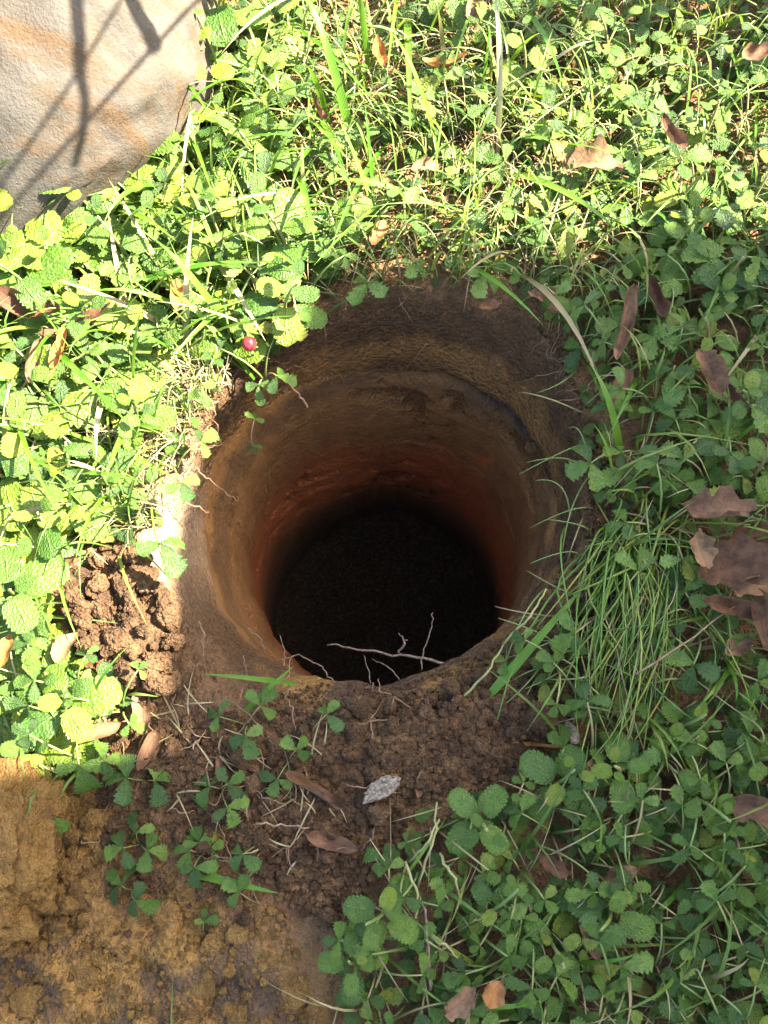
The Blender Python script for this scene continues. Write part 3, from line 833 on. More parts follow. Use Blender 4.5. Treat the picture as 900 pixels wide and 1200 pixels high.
while len(pp) < 3420 + 60:
    u, v = sr_.uniform(120, 480), sr_.uniform(770, 1040)
    if not inpoly(u, v, [(180, 790), (290, 830), (420, 880), (480, 950), (440, 1050), (330, 1010), (230, 960), (130, 900)]) or sr_.random() > (1 if 200 < u < 440 and 820 < v < 960 else .4): continue
    A = P(u, v, .01); h = float(H(A[0], A[1])); a = sr_.uniform(0, 6.28); L = sr_.uniform(.008, .04); d = Vector((math.cos(a), math.sin(a), 0))
    A = Vector((A[0], A[1], h + .001)); C_ = A + d * L + Vector((0, 0, sr_.uniform(-.002, .012)))
    v_, f_, u_ = blade_geo(A, (A + C_) / 2 + Vector((sr_.uniform(-.006, .006), sr_.uniform(-.006, .006), sr_.uniform(.003, .014))), C_, sr_.uniform(.0005, .0015), 6, 0)
    pp.append((np.array(v_), f_, np.array(u_)))
o = joined('straw_litter', pp, M['straw'], [ur.random() for _ in pp]); tag(o, 'pale dry straw and clippings scattered through the ground cover', 'straw')

# ------------------------------------------------------------------ fallen leaves
def dead_leaf(u, v, Lpx, ang, aspect, tone, z, kind, curl, label, tiltx=0.0, tilty=0.0, seed=0):
    """ang: direction of the tip in the photo, degrees anticlockwise from the right"""
    rs = np.random.default_rng(900 + seed)
    L = Lpx / FPX * (.74 if kind == 'lance' else .62)
    n = 19; vs, uv = [], []
    bend = rs.uniform(-.1, .1); tw = rs.uniform(-.9, .9); ph = rs.uniform(0, 6)
    for i in range(n):
        t = i / (n - 1)
        wv = math.sin(math.pi * min(1, max(0, t)) ** .85) ** .8 if 0 < t < 1 else .0
        if kind == 'lobed': wv = (wv + .08) * (1 + .32 * math.cos(t * 17 + seed)) if 0 < t < 1 else 0
        wv = max(wv, .03)
        for q in (-1, -.5, 0, .5, 1):
            y = q * wv * aspect * .5 * (1 + rs.normal(0, .07) * abs(q)) + bend * math.sin(math.pi * t)
            cy = curl
            zz = .07 * math.sin(5 * t + seed) + .05 * abs(q) + y * tw * (t - .5) + .035 * math.sin(11 * t + ph + 2.5 * q) * abs(q)
            if abs(cy) > 1e-3:
                rad_ = aspect * .5 / cy; y2 = rad_ * math.sin(y / rad_); zz += rad_ * (1 - math.cos(y / rad_)); y = y2
            x = (t - .5) + (.05 * math.sin(9 * t + q * 2 + seed) * abs(q) if kind == 'lobed' else 0)
            vs.append((x, y, zz + .18 * abs(curl) * (t - .5) ** 2 * 2 + rs.normal(0, .006))); uv.append((t, .5 + q * .5))
    fs = [(i * 5 + k, i * 5 + k + 1, (i + 1) * 5 + k + 1, (i + 1) * 5 + k) for i in range(n - 1) for k in range(4)]
    o = mesh_obj('fallen_leaf', np.array(vs) * L, fs, M['dead'], None, True, uv)
    a_ = o.data.attributes.new('tone', 'FLOAT', 'POINT'); a_.data.foreach_set('value', np.full(len(vs), tone, np.float32))
    sv, sf = tube_geo([(-.5 * L, 0, 0), (-.56 * L, .01 * L, .01 * L), (-.63 * L, .0, .0)], [.0007, .0006, .0006], 4)
    s_ = mesh_obj('stalk', sv, sf, M['dead'], o, True)
    a_ = s_.data.attributes.new('tone', 'FLOAT', 'POINT'); a_.data.foreach_set('value', np.full(len(sv), .4, np.float32))
    p = P(u, v, z)
    o.location = p
    o.rotation_euler = (Matrix.Rotation(R(ang), 4, 'Z') @ Matrix.Rotation(tilty, 4, 'Y') @ Matrix.Rotation(tiltx, 4, 'X')).to_euler()
    return tag(o, label, 'leaf')
DL = [
 (690, 198, 95, 160, .6, .68, .03, 'lobed', .6, 'large tan fallen leaf bleached in the sun behind the hole'),
 (770, 355, 70, 100, .55, .15, .03, 'lance', 1.6, 'curled red-brown fallen leaf among strawberry leaves'),
 (735, 385, 90, 255, .32, .48, .035, 'lance', 1.2, 'long pinkish fallen leaf folded lengthwise'),
 (724, 458, 55, 235, .5, .42, .02, 'lance', .8, 'short pinkish fallen leaf under the long one'),
 (832, 436, 66, 120, .75, .38, .04, 'lobed', 1.0, 'pink-brown cupped fallen leaf resting on green leaves'),
 (858, 468, 55, 300, .5, .12, .03, 'lobed', 1.2, 'dark red-brown crumpled leaf tucked below the cupped leaf'),
 (840, 598, 90, 170, .7, .36, .035, 'lobed', .8, 'brown oak leaf at the top of the leaf pile'),
 (822, 643, 50, 100, .8, .66, .042, 'lobed', .8, 'small tan curled leaf on the leaf pile'),
 (860, 660, 95, 200, .8, .24, .035, 'lobed', .7, 'wide purple-brown lobed leaf in the leaf pile'),
 (885, 632, 80, 20, .6, .28, .03, 'lobed', .8, 'dull mauve lobed leaf in the leaf pile'),
 (855, 715, 70, 170, .5, .22, .03, 'lance', 1.2, 'rolled brown leaf at the lower end of the leaf pile'),
 (888, 725, 80, 100, .4, .3, .025, 'lance', 1.0, 'long dull brown leaf hanging off the leaf pile'),
 (885, 690, 60, 10, .6, .62, .03, 'lobed', .9, 'light tan torn leaf in the leaf pile'),
 (885, 948, 80, 170, .6, .36, .03, 'lobed', .9, 'reddish tan oak leaf in deep shade among strawberry leaves'),
 (865, 760, 45, 30, .6, .45, .02, 'lobed', .7, 'grey-brown torn leaf below the leaf pile'),
 (25, 365, 90, 170, .5, .2, .03, 'lance', 1.2, 'glossy brown leaf beside the orange leaf'),
 (95, 385, 90, 25, .35, .22, .025, 'lance', 1.5, 'dark brown rolled leaf behind the orange leaf'),
 (70, 412, 55, 80, .42, .9, .035, 'lance', 1.0, 'glowing orange fallen leaf in sunlit grass'),
 (42, 425, 55, 260, .45, .35, .03, 'lance', 1.2, 'brown folded leaf beside the glowing orange leaf'),
 (210, 348, 55, 95, .4, .86, .03, 'lance', .8, 'orange-tan leaf half hidden under herb leaves'),
 (443, 66, 62, 95, .36, .88, .035, 'lance', .8, 'bright orange leaf standing in grass behind the hole'),
 (520, 76, 60, 15, .4, .85, .03, 'lance', 1.0, 'curled orange and cream leaf in straw'),
 (552, 18, 60, 95, .4, .62, .03, 'lance', .8, 'tan leaf upright in grass'),
 (374, 130, 52, 115, .34, .2, .03, 'lance', 1.2, 'narrow reddish brown leaf among grass blades'),
 (445, 275, 45, 60, .5, .8, .02, 'lance', .9, 'orange-brown leaf low in the leaves behind the rim'),
 (500, 200, 45, 20, .5, .55, .02, 'lance', .9, 'grey-tan leaf low in pale straw'),
 (785, 160, 55, 115, .5, .24, .045, 'lance', 1.2, 'purple-brown folded leaf with a pale edge'),
 (885, 66, 60, 30, .5, .3, .04, 'lance', 1.0, 'brown leaf in the grass far from the hole'),
 (572, 358, 42, 200, .6, .5, .01, 'lobed', .8, 'small pinkish torn leaf on the far rim of the hole'),
 (640, 355, 60, 150, .5, .5, .008, 'lobed', .6, 'flat tan leaf pressed into the far rim'),
 (170, 832, 66, 280, .45, .6, .025, 'lance', .8, 'light tan leaf beside the heap of clods'),
 (172, 880, 55, 250, .5, .4, .02, 'lance', 1.0, 'brown leaf under the light tan leaf'),
 (115, 855, 50, 200, .4, .6, .02, 'lance', .8, 'narrow tan leaf under strawberry leaves'),
 (372, 925, 90, 330, .3, .42, .025, 'lance', 1.3, 'pinkish brown curled leaf lying across green sprouts'),
 (390, 986, 68, 345, .42, .44, .025, 'lance', .9, 'smooth pinkish leaf lying on dark crumbs'),
 (640, 874, 70, 355, .2, .97, .025, 'lance', 1.8, 'pale grey curved leaf sliver on the crumb bank'),
 (408, 1072, 40, 110, .35, .22, .03, 'lance', 1.5, 'small red-brown rolled leaf at the edge of the mud'),
 (540, 1172, 46, 40, .7, .52, .03, 'lobed', .8, 'pale tan torn leaf beside the yellow leaf'),
 (580, 1165, 27, 60, .9, .83, .035, 'lance', .4, 'round yellow-green fading leaf'),
 (648, 1012, 40, 150, .6, .16, .02, 'lobed', .8, 'dark red-brown leaf scrap between strawberry leaves'),
 (690, 1100, 44, 110, .4, .4, .02, 'lance', 1.0, 'dull brown leaf scrap in the straw patch'),
 (728, 1025, 36, 20, .6, .7, .015, 'lance', .7, 'small tan leaf under strawberry leaves in shade'),
 (690, 908, 40, 80, .6, .3, .02, 'lobed', .9, 'brown leaf scrap beyond the pale sliver'),
 (80, 760, 40, 60, .6, .75, .02, 'lance', .6, 'tan leaf behind the clods'),
 (5, 765, 40, 80, .6, .88, .03, 'lance', .6, 'orange leaf under sunlit herb leaves'),
 (258, 900, 34, 100, .4, .4, .02, 'lance', 1.0, 'small brown leaf caught in the seedling'),
 (288, 942, 34, 100, .4, .45, .015, 'lance', 1.0, 'small brown leaf beside the torn seedling'),
 (493, 918, 36, 80, .4, .5, .02, 'lance', .8, 'small tan leaf at the crumb bank edge'),
]
for k, d in enumerate(DL):
    u, v, L, a, asp, tone, z, kind, curl, lab = d
    q = random.Random(k)
    g_ = P(u, v, 0); z = max(z, float(H(g_[0], g_[1])) + (.004 if inpoly(u, v, BARE) else .02)) if inpoly(u, v, BARE) else z + .016; curl *= 1.5
    if inpoly(u, v, BARE): L *= .85; tone *= .85; z = float(H(g_[0], g_[1])) + .006
    dead_leaf(u, v, L, a, asp, tone, z, kind, curl, lab, q.uniform(-.3, .3), q.uniform(-.25, .25), k)

for k, l_ in enumerate(WEED_PX):
    pts = []
    for u, v in l_:
        q_ = Vector(P(u, v, .13)) + SUN * (.62 + .05 * k); pts.append(q_ - weed.location)
    pts = [Vector((0, 0, -.02)), pts[0].lerp(Vector((0, 0, 0)), .45) + Vector((.05, .1, .05))] + pts if k < 1 else [MAIN[(0, 8, 14)[k]]] + pts
    f3 = []
    for i in range(len(pts) - 1):
        for t in range(5): f3.append(pts[i].lerp(pts[i + 1], t / 5))
    f3.append(pts[-1])
    for _ in range(3): f3 = [f3[0]] + [(f3[i - 1] + f3[i] * 2 + f3[i + 1]) / 4 for i in range(1, len(f3) - 1)] + [f3[-1]]
    if k == 0: MAIN = list(f3)
    vs, fs = tube_geo(f3, [(.0022, .0075, .004, .003)[k] * (1 - .5 * i / len(f3)) for i in range(len(f3))], 6)
    mesh_obj('stem', vs, fs, M['bark'], weed)

# ------------------------------------------------------------------ soil clods and crumbs
iv3, if3 = ico(4); iv2, if2 = ico(2); iv1, if1 = ico(1)
def clod_shape(v, seed, amp=.32, fr=1.5):
    q = np.sign(v) * np.abs(v) ** .85
    d = 1 + amp * fbm(v, fr, 3, seed)
    if len(v) > 100:                                   # small aggregates stuck together
        r_ = np.random.default_rng(seed); c_ = r_.normal(size=(110, 3)); c_ /= np.linalg.norm(c_, axis=1)[:, None]
        sz = r_.uniform(.08, .3, 110)
        dist = np.sqrt(np.maximum(0, 2 - 2 * v @ c_.T))
        d = d + ((np.sqrt(np.maximum(0, 1 - (dist / sz) ** 2)) * sz).max(1) - .1) * 1.1
        d = d + .30 * fbm(v, 7, 4, seed + 3, .7)
        nn = r_.normal(size=(14, 3)); nn /= np.linalg.norm(nn, axis=1)[:, None]; of = r_.uniform(.72, 1.0, 14)   # broken faces
        pr = (q * d[:, None]) @ nn.T
        cut = np.maximum(0, pr - of).max(1); d = d - .45 * cut
    return q * d[:, None]
CLODS = []
for k in range(8):
    me = bpy.data.meshes.new('soil_clod'); me.from_pydata([tuple(x) for x in clod_shape(iv3, 200 + k * 7, .4)], [], if3)
    me.materials.append(M['clod']); CLODS.append(me)
cr = random.Random(61)
def clod(u, v, r, label, group=None, mat=None, sink=.25, lift=0.0, flat=1.0):
    p = P(u, v, 0); h = float(H(p[0], p[1]))
    p = P(u, v, h + r * .3 + lift); 
    o = place('soil_clod', cr.choice(CLODS), Matrix.Translation((p[0], p[1], h + r * (.8 - sink) + lift)) @ Euler((cr.uniform(0, 6), cr.uniform(0, 6), cr.uniform(0, 6)) if flat == 1 else (0, 0, cr.uniform(0, 6))).to_matrix().to_4x4() @ Matrix.Diagonal((r * cr.uniform(.85, 1.25), r * cr.uniform(.8, 1.1), r * cr.uniform(.7, .95) * flat, 1)))
    if mat: o.material_slots[0].link = 'OBJECT'; o.material_slots[0].material = mat
    return tag(o, label, 'clod', group)
for k in range(110):
    while True:
        u, v = cr.uniform(45, 215), cr.uniform(645, 825)
        if inpoly(u, v, [(48, 690), (80, 660), (120, 650), (175, 650), (215, 740), (215, 800), (180, 815), (125, 795), (85, 760)]): break
    clod(u, v, .0028 + .0062 * cr.random() ** 2, 'crumbly brown clod in the loose heap beside the pale lip', 'clods of the loose heap', lift=cr.uniform(0, .012))
for k in range(75):
    while True:
        u, v = cr.uniform(330, 680), cr.uniform(790, 930)
        if inpoly(u, v, [(340, 830), (480, 815), (560, 790), (640, 745), (660, 850), (600, 915), (460, 930), (380, 880)]): break
    clod(u, v, cr.uniform(.0032, .0068), 'pea-sized dark soil lump on the crumb bank at the near lip', 'soil lumps of the crumb bank')
for k in range(60):
    u, v = cr.uniform(120, 420), cr.uniform(860, 1080)
    if inpoly(u, v, MUD) or not inpoly(u, v, BARE): continue
    clod(u, v, cr.uniform(.003, .008), 'dark soil lump between the ochre block and the seedlings', 'dark lumps around the seedlings')
for k in range(26):
    u, v = cr.uniform(0, 370), cr.uniform(960, 1200)
    if not inpoly(u, v, MUD): continue
    clod(u, v, cr.uniform(.004, .011), 'ochre lump pressed into the trodden mud', 'ochre lumps in the mud', M['ochre_clod'], .78, flat=.5)
def cluster(u, v, rpx, n, label, group, mat=None):
    for _ in range(n):
        a, d = cr.uniform(0, 6.28), rpx * cr.random() ** .6
        clod(u + d * math.cos(a), v + d * math.sin(a), cr.uniform(.0025, .0065) * (1.25 - .6 * d / rpx), label, group, mat, .3, (1 - d / rpx) * .008)
clod(636, 846, .0135, 'round brown soil ball beside the pale leaf sliver', None, M['clod'])
cluster(78, 1068, 22, 14, 'ochre lump crumbled off the foot of the ochre block', 'lumps off the ochre block', M['ochre_clod'])
cluster(105, 965, 28, 22, 'brown-ochre lump crumbling off the side of the ochre block', 'crumbling side lumps', M['ochre_clod'])
clod(780, 900, .011, 'bare brown clod between strawberry leaves in shade', None, None, .3)
clod(740, 985, .010, 'small brown clod among shaded strawberry leaves', None, None, .3)
cluster(500, 1000, 20, 8, 'dark lump under the pulled-up plant', 'lumps under the pulled-up plant')
cluster(445, 955, 34, 20, 'root-bound dark lump beside the pale chip', 'root-bound lumps')

# the ochre block
iv5, if5 = ico(5)
q = np.sign(iv5) * np.abs(iv5) ** .55
q6 = np.sign(iv6) * np.abs(iv6) ** .72
d6 = 1 + .34 * fbm(iv6, 2.1, 4, 401) + .10 * np.floor(fbm(iv6, 2.6, 2, 403) * 4) / 2
r_ = np.random.default_rng(5); c_ = r_.normal(size=(420, 3)); c_ /= np.linalg.norm(c_, axis=1)[:, None]; sz = r_.uniform(.03, .16, 420)
best = np.zeros(len(iv6))
for cc, z_ in zip(c_, sz):
    dd = np.maximum(0, 2 - 2 * iv6 @ cc); best = np.maximum(best, np.sqrt(np.maximum(0, 1 - dd / z_ ** 2)) * z_)
d6 = d6 + best * .5 + .05 * fbm(iv6, 14, 5, 407, .65) - .14 * np.exp(-(np.abs(fbm(iv6, 2.4, 3, 410)) / .035) ** 2)
blk = mesh_obj('ochre_soil_block', q6 * d6[:, None] * np.array([.056, .060, .044]), if6, M['ochre_clod'])
bp = P(-12, 1005, .015)
blk.location = (bp[0] - .008, bp[1], .022); blk.rotation_euler = (0, .05, .12)
tag(blk, 'big crumbling block of ochre subsoil lying beside the mud', 'clod')

# crumbs: uncountable
parts = []; rv2 = []
def crumbs(n, poly, rmin, rmax, seed, hang=False):
    r = random.Random(seed); k = 0
    us = [a for a, _ in poly]; vs_ = [b_ for _, b_ in poly]
    shapes = [clod_shape(iv1, 600 + i, .5, 1.3) for i in range(10)]
    pts = []
    while len(pts) < n:
        u, v = r.uniform(min(us), max(us)), r.uniform(min(vs_), max(vs_))
        if inpoly(u, v, poly): pts.append(P(u, v, 0)[:2])
    pts = np.array(pts); hz = H(pts[:, 0], pts[:, 1])
    for (x, y), h in zip(pts, hz):
        s = rmin + (rmax - rmin) * r.random() ** 3
        a = math.atan2(y - HC[1], x) % 6.2832; ro = np.interp(a, th, Ro); rad_ = math.hypot(x, y - HC[1])
        if rad_ < ro:
            ri = np.interp(a, th, Ri)
            if rad_ < ri + .004: continue
            f_ = (rad_ - ri) / (ro - ri); h = -np.interp(a, th, Zi) * (1 - f_) ** 1.9 + h * f_; s *= .75
        parts.append((shapes[r.randrange(10)] * s @ basis(r.uniform(0, 6), r.uniform(0, 6), 0).T + np.array([x, y, h + s * .4]), if1, np.zeros((len(iv1), 2)))); rv2.append(r.random())
crumbs(6500, [(300, 835), (480, 815), (560, 790), (640, 735), (690, 690), (670, 850), (600, 925), (460, 945), (380, 900)], .0008, .0042, 81)
crumbs(5000, [(35, 690), (110, 650), (175, 650), (215, 740), (230, 800), (180, 830), (110, 800)], .0008, .0058, 82)
crumbs(4200, [(140, 860), (260, 830), (420, 930), (480, 960), (430, 1050), (370, 1080), (230, 980), (110, 940)], .0007, .0038, 83)
crumbs(110, [(0, 1010), (110, 930), (330, 1050), (370, 1200), (0, 1200)], .0006, .0028, 84)
crumbs(2600, [(300, 815), (400, 790), (520, 770), (600, 700), (660, 600), (690, 480), (720, 560), (700, 690), (560, 820), (400, 850)], .0006, .0026, 86)
crumbs(500, [(600, 350), (660, 400), (705, 560), (720, 660), (690, 690), (690, 560), (640, 390)], .0007, .003, 85)
o = joined('soil_crumbs', parts, M['crumb'], rv2, 'stuff', False); tag(o, 'loose dark soil crumbs strewn around the near lip', 'soil')
parts = []; rv2 = []
crumbs(1500, [(0, 1010), (110, 930), (330, 1050), (370, 1200), (0, 1200)], .0005, .003, 87)
crumbs(900, [(60, 920), (110, 920), (125, 1000), (100, 1080), (50, 1110), (0, 1120), (0, 1080), (70, 1050), (85, 980)], .0008, .0055, 88)
o = joined('ochre_crumbs', parts, M['ochre_clod'], rv2, 'stuff', False); tag(o, 'loose ochre crumbs strewn over the trodden mud', 'soil')

# ------------------------------------------------------------------ roots, chip, berry
def root(pts, r0, r1, label, mat='root', group=None, name='root', jitter=.0007, branches=()):
    rr = random.Random(len(label) + int(abs(pts[0][0]) * 1000))
    W = [Vector(p) for p in pts]
    fine = []
    for i in range(len(W) - 1):
        m = 5
        for k in range(m):
            t = k / m; q_ = W[i].lerp(W[i + 1], t)
            if i + k: q_ = q_ + Vector((rr.gauss(0, jitter), rr.gauss(0, jitter), rr.gauss(0, jitter)))
            fine.append(q_)
    fine.append(W[-1])
    o_ = fine[0].copy()
    vs, fs = tube_geo([f - o_ for f in fine], [.72 * (r0 + (r1 - r0) * i / (len(fine) - 1)) for i in range(len(fine))], 5)
    o = mesh_obj(name, vs, fs, M[mat]); o.location = o_
    for bpts in branches:
        B = [Vector(p) - o_ for p in bpts]
        f2 = []
        for i in range(len(B) - 1):
            for k in range(4):
                q_ = B[i].lerp(B[i + 1], k / 4)
                if i + k: q_ = q_ + Vector((rr.gauss(0, jitter), rr.gauss(0, jitter), rr.gauss(0, jitter)))
                f2.append(q_)
        f2.append(B[-1])
        vs, fs = tube_geo(f2, [r1 * 1.2 + (r1 * .5 - r1 * 1.2) * i / (len(f2) - 1) for i in range(len(f2))], 4)
        mesh_obj('rootlet', vs, fs, M[mat], o)
    return tag(o, label, 'root', group)
def PP(*l): return [P(u, v, z) for u, v, z in l]
def wall(u, v):
    """photo pixel -> point on the hole's far wall"""
    d = VIEW * FPX + np.array([1.0, 0, 0]) * (u - 450) + UP * (600 - v); d = d / np.linalg.norm(d)
    best = None
    for t in np.arange(.55, 1.5, .001):
        p = CAM + d * t
        a = math.atan2(p[1] - HC[1], p[0]) % (2 * math.pi); r_ = math.hypot(p[0], p[1] - HC[1])
        zi, ri, ro = np.interp(a, th, Zi), np.interp(a, th, Ri), np.interp(a, th, Ro)
        lim = ri if p[2] < -zi else ri + (ro - ri) * (1 - math.sqrt(max(0, min(1, -p[2] / zi))) if p[2] < 0 else 1)
        if p[2] < 0 and r_ > lim - .004: return p
    return CAM + d * .9
root(PP((522, 778, -.045), (480, 768, -.05), (430, 764, -.05), (383, 756, -.06)), .0018, .0010, 'dark woody root jutting across the hole mouth', 'dark_root', None, 'root', .0008,
     [PP((468, 766, -.05), (475, 752, -.045), (467, 742, -.045)), PP((472, 757, -.046), (478, 750, -.045))])
root(PP((494, 785, -.04), (498, 760, -.035), (507, 735, -.03), (507, 718, -.03)), .0009, .0005, 'upright thin root beside the woody root', 'dark_root')
root(PP((439, 812, -.03), (432, 790, -.035), (426, 768, -.05)), .0008, .0005, 'hair-thin root dropping from the woody root to the crumbs', 'dark_root')
root(PP((468, 796, -.035), (458, 784, -.04), (436, 772, -.05)), .0008, .0005, 'short curved rootlet below the woody root', 'dark_root')
root(PP((392, 800, -.03), (378, 782, -.04), (350, 768, -.045), (325, 774, -.04)), .0009, .0005, 'thin looping root at the left of the mouth', 'dark_root')
root(PP((332, 782, -.03), (334, 762, -.03), (328, 744, -.03)), .0008, .0004, 'short upright rootlet on the near lip', 'dark_root')
root(PP((310, 762, -.03), (306, 750, -.03), (290, 735, -.03)), .0008, .0005, 'curved rootlet on the left near lip', 'dark_root')
root(PP((225, 790, .0), (240, 765, .01), (238, 740, .02), (233, 728, .025)), .0013, .0007, 'pale curved root standing on the left lip')
root(PP((290, 800, .0), (288, 780, .012), (285, 768, .02)), .0009, .0005, 'short pale rootlet beside the seedling')
root(PP((360, 478, -.01), (350, 460, .0), (330, 442, .01), (322, 440, .006)), .0014, .0008, 'thick pale root tip sticking out below the strawberry clump')
root(PP((278, 588, -.03), (262, 575, -.02), (245, 562, -.01), (228, 548, .0)), .0009, .0005, 'pale root hanging over the lit rim')
root(PP((245, 600, -.01), (225, 592, -.004), (212, 585, .0)), .0008, .0005, 'reddish root stub on the lit rim')
for k, (pts_, lab) in enumerate([
    ([(500, 402), (478, 430), (458, 455)], 'long pale forked root on the far wall'), ([(435, 402), (428, 415), (425, 425)], 'tiny pale root high on the far wall'), ([(398, 438), (408, 458), (415, 476)], 'slanting pale root on the far wall'),
    ([(345, 428), (375, 440), (396, 455)], 'pale root running along the wall under the strawberry clump'), ([(386, 533), (390, 560), (399, 580)], 'hanging pale root above the red clay'), ([(357, 488), (360, 500), (361, 508)], 'short root on the shaded left wall'),
    ([(467, 455), (473, 468)], 'short root stub above the red clay'), ([(568, 476), (576, 458)], 'short brown root near the dark ledge'), ([(398, 527), (397, 535)], 'tiny root stub above the red clay'),
    ([(256, 560), (265, 575), (275, 582)], 'fine root on the left wall'), ([(352, 518), (359, 523)], 'tiny root nub on the left wall'), ([(470, 400), (475, 410)], 'tiny root nub below the far rim')]):
    root([wall(*q_) for q_ in pts_], .0007, .0004, lab, 'root', None, 'root', .0004)
rr = random.Random(77)
for k in range(34):                                     # fibrous roots fraying out of the cut turf
    a = rr.choice([rr.uniform(100, 185), rr.uniform(55, 100), rr.uniform(20, 55)]); ro = np.interp(R(a), th, Ro)
    x, y = ro * math.cos(R(a)), HC[1] + ro * math.sin(R(a)); n_ = Vector((-math.cos(R(a)), -math.sin(R(a)), 0)); t_ = Vector((-math.sin(R(a)), math.cos(R(a)), 0)) * rr.uniform(-.03, .03)
    A = Vector((x, y, -.002)) - n_ * .01
    L = rr.choice((.008, .014, .02, .034)) * rr.uniform(.7, 1.2)
    root([A, A + n_ * (L * .6 + .008) + t_ * .5 + Vector((0, 0, -L * .2)), A + n_ * (L * .7 + .01) + t_ + Vector((0, 0, -L))], .00045, .0002, 'hair-thin root fraying from the cut turf edge', 'root', 'fraying turf roots', 'root', .0005)
for k in range(40):                                     # rootlets in the dug soil
    u, v = rr.uniform(110, 460), rr.uniform(790, 1020)
    if not inpoly(u, v, BARE) or inpoly(u, v, MUD): continue
    p = Vector(P(u, v, .012)); p.z = float(H(p.x, p.y)) + .003; a = rr.uniform(0, 6.28); L = rr.uniform(.012, .04)
    d = Vector((math.cos(a), math.sin(a), 0)); e = Vector((-d.y, d.x, 0)) * rr.uniform(-.012, .012)
    root([p, p + d * L * .5 + e + Vector((0, 0, rr.uniform(.003, .012))), p + d * L + Vector((0, 0, rr.uniform(-.001, .006)))], .0007, .0004, 'pale broken rootlet lying on the dug dark soil', 'root', 'broken rootlets in dug soil', 'root', .0006)
root(PP((300, 965, .018), (330, 968, .02), (362, 970, .02)), .0012, .0008, 'pale straight twig lying on dark crumbs', 'root', None, 'twig', .0006)
root(PP((505, 1160, .03), (500, 1080, .045), (492, 1050, .04)), .0014, .001, 'dark red stem standing among bruised strawberry leaves', 'dark_root', None, 'twig', .0006)
root(PP((745, 790, .05), (800, 755, .055), (865, 708, .045)), .0011, .0008, 'straight reddish stalk crossing the onion grass', 'root', None, 'twig', .0004)

# pulled-up plant with pale runner stems
pu_ = [((490, 1040), (512, 940), .02, .03), ((480, 1010), (515, 960), .02, .04), ((515, 1000), (540, 1060), .03, .03), ((475, 1010), (490, 1090), .03, .03), ((490, 1090), (540, 1125), .03, .03), ((540, 820), (590, 755), .01, .02), ((590, 755), (640, 690), .02, .04)]
for k, (a, b_, z0, z1) in enumerate(pu_):
    root(PP((*a, z0), ((a[0] + b_[0]) / 2 + 6, (a[1] + b_[1]) / 2, (z0 + z1) / 2 + .012), (*b_, z1)), .0015, .001, ['pale runner of the pulled-up plant reaching the crumb bank', 'short pale runner of the pulled-up plant', 'green runner bending towards bruised leaves', 'green runner along the red stem', 'curved runner under bruised leaves', 'thin creeping stem rising from the crumbly lip', 'thin creeping stem reaching the onion grass'][k], 'runner', None, 'runner_stem', .0006) if 'runner' in M else None

# pale chip
cv = iv3 * np.array([1, .3, .2]); cv = np.sign(cv) * np.abs(cv) ** .8
cv = clod_shape(iv3, 733, .35) * np.array([.95, .36, .3])
chip = mesh_obj('stone_chip', cv * .0165, if3, M['chip'], None, False)
pc = P(447, 924, .03); chip.location = (pc[0], pc[1], float(H(pc[0], pc[1])) + .013); chip.rotation_euler = (.25, -.1, R(32))
tag(chip, 'pale speckled stone chip perched on the root-bound clod', 'stone')
cv2 = iv3 * np.array([1, .5, .3]); chip2 = mesh_obj('stone_chip', cv2 * (1 + .3 * fbm(iv3, 1.5, 3, 511))[:, None] * .009, if3, M['chip'], None, False)
pc = P(672, 858, .02); chip2.location = (pc[0], pc[1], float(H(pc[0], pc[1])) + .008); chip2.rotation_euler = (0, .3, R(110))
tag(chip2, 'small grey stone chip beside the round soil ball', 'stone')

# berry
bvv = iv3.copy(); bvv = bvv * (1 + .06 * np.cos(bvv[:, 0] * 26) * np.cos(bvv[:, 1] * 26) * np.cos(bvv[:, 2] * 26))[:, None] * np.array([.0058, .0058, .0062])
pb = P(292, 403, .035)
berry = empty('wild_strawberry', tuple(pb)); tag(berry, 'small round red wild strawberry hanging at the hole edge', 'fruit')
mesh_obj('fruit', bvv, if3, M['berry'], berry)
for k in range(5):
    a = k * 1.2566
    v_ = [(0, 0, 0), (.0025, -.0018, .0008), (.0065, 0, .0002), (.0025, .0018, .0008)]
    s_ = mesh_obj('sepal', v_, [(0, 1, 2, 3)], M['stalk'], berry); s_.matrix_basis = Matrix.Translation((0, 0, -.0058)) @ Matrix.Rotation(a, 4, 'Z')
sv, sf = tube_geo(bez((0, 0, -.005), (.003, -.006, -.022), (.012, .004, -.037), 7), .0007, 5)
mesh_obj('stalk', sv, sf, M['stalk'], berry)

# ------------------------------------------------------------------ out of view, built to shade the hole: an added shed and a shrub
SX = 1.5
shed = empty('shade_shed', (SX, 0, 0)); tag(shed, 'added unseen board shed with a felt-roofed lean-to, shaped to shade the hole', 'shed')  # added out of view; its roofline follows the wanted shadow edge
def box(name, x0, x1, y0, y1, z0, z1, mat, parent, ztop2=None):
    z2 = z1 if ztop2 is None else ztop2
    vs = [(x0, y0, z0), (x1, y0, z0), (x1, y1, z0), (x0, y1, z0), (x0, y0, z1), (x1, y0, z1), (x1, y1, z2), (x0, y1, z2)]
    return mesh_obj(name, vs, [(3, 2, 1, 0), (4, 5, 6, 7), (0, 1, 5, 4), (1, 2, 6, 5), (2, 3, 7, 6), (3, 0, 4, 7)], mat, parent, False)
def shadow_h(u, v):
    p = Vector(P(u, v, .02)); s = (SX - p.x) / SUN.x
    q_ = p + SUN * s
    return q_.y, q_.z
EDGE = sorted([shadow_h(*q_) for q_ in [(405, 345), (325, 530), (282, 660), (222, 850)]])
ys = [e[0] for e in EDGE]; zs = [e[1] for e in EDGE]
yE = ys[-1]
A_, B_ = np.polyfit(ys, zs, 1)
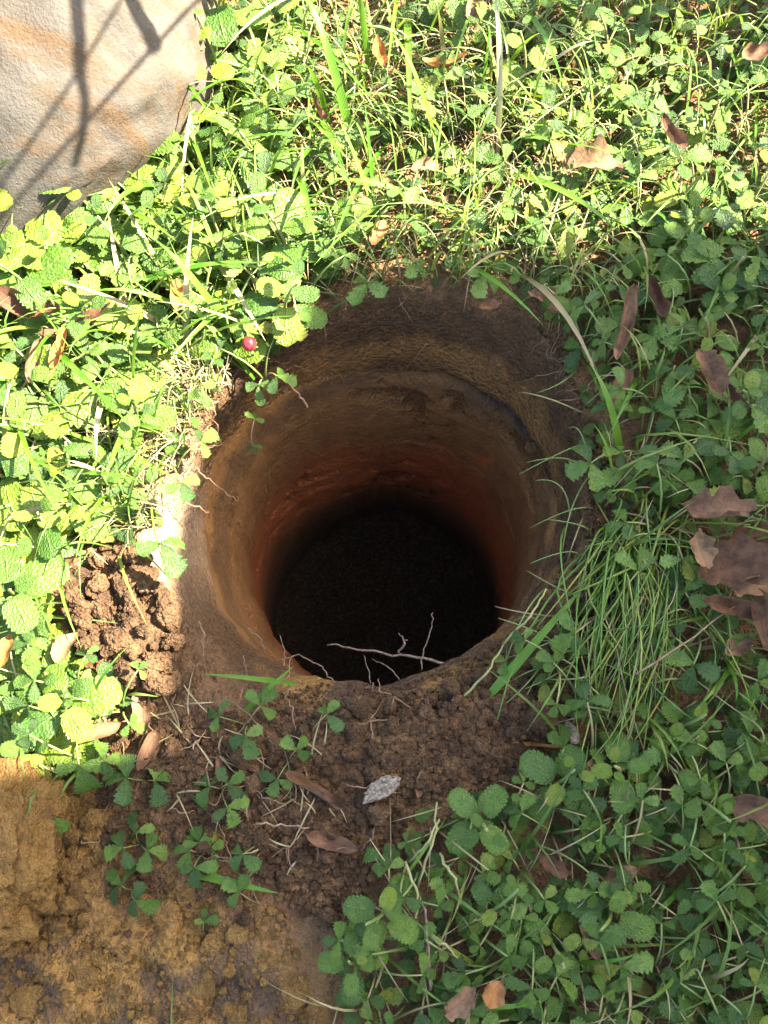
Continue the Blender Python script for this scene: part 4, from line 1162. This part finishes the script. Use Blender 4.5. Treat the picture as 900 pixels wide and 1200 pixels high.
def rz(y): return A_ * y + B_
wd = .12; y = yE
yT = shadow_h(60, 895)[0]
k = 0
while y - wd > yT - .06:
    box('board', 0, .022, y - wd + .002, y, -.05, rz(y - wd) - .03, M['wood'], shed, rz(y) - .03); y -= wd
for k in range(14):
    x = .03 + k * .12
    box('board', x, x + .117, yE - .024, yE - .002, -.05, rz(yE) - .035, M['wood'], shed)
ZT = shadow_h(-420, 900)[1]
yy_ = yT
while yy_ > yT - 2.4:
    box('board', 0, .022, yy_ - wd + .002, yy_, -.05, ZT, M['wood'], shed); yy_ -= wd
for k in range(15):
    x = .026 + k * .12
    box('board', x, x + .117, yT - .024, yT - .002, -.05, ZT - .002, M['wood'], shed)
box('roof', -.05, 1.9, yT - 2.45, yT + .0, ZT + .004, ZT + .03, M['felt'], shed)
box('roof', -.03, 1.8, yT + .004, yE + .03, 0, 1, M['felt'], shed)
rf = shed.children[-1]; 
for vtx in rf.data.vertices: vtx.co.z = rz(vtx.co.y) - (.028 if vtx.index < 4 else 0)

shrub = empty('shade_shrub', (1.0, .58, 0)); tag(shrub, 'unseen leafy shrub shaped to cast dappled shade beside the added shed', 'shrub')  # outside the view; branches aimed where dappled shade should fall
sr = random.Random(91)
lv = []; 
TG = [(sr.uniform(-.2, .3), sr.uniform(-.04, .22), sr.uniform(.5, .9)) for _ in range(11)] + [(sr.uniform(-.2, .1), sr.uniform(-.22, -.08), sr.uniform(.35, .66)) for _ in range(6)]
for tx, ty, tz in TG:
    top = Vector((tx, ty, tz))
    pts = bez((0, 0, -.03), (top.x * .3, top.y * .5, top.z * .6), top, 9)
    vs, fs = tube_geo(pts, [.007 * (1 - .8 * i / 8) for i in range(9)], 6)
    mesh_obj('branch', vs, fs, M['bark'], shrub)
    for j in range(36):
        p = pts[sr.randrange(4, 9)] + Vector((sr.gauss(0, .05), sr.gauss(0, .035), sr.gauss(0, .05)))
        lv.append((HERB[j % 6][1] * sr.uniform(.025, .055) @ basis(sr.uniform(0, 6.28), sr.uniform(-.7, .7), sr.uniform(-.7, .7)).T + np.array(p), HERB[j % 6][2], HERB[j % 6][3]))
cw = joined('crown', lv, M['herb'], [sr.random() for _ in lv]); cw.parent = shrub
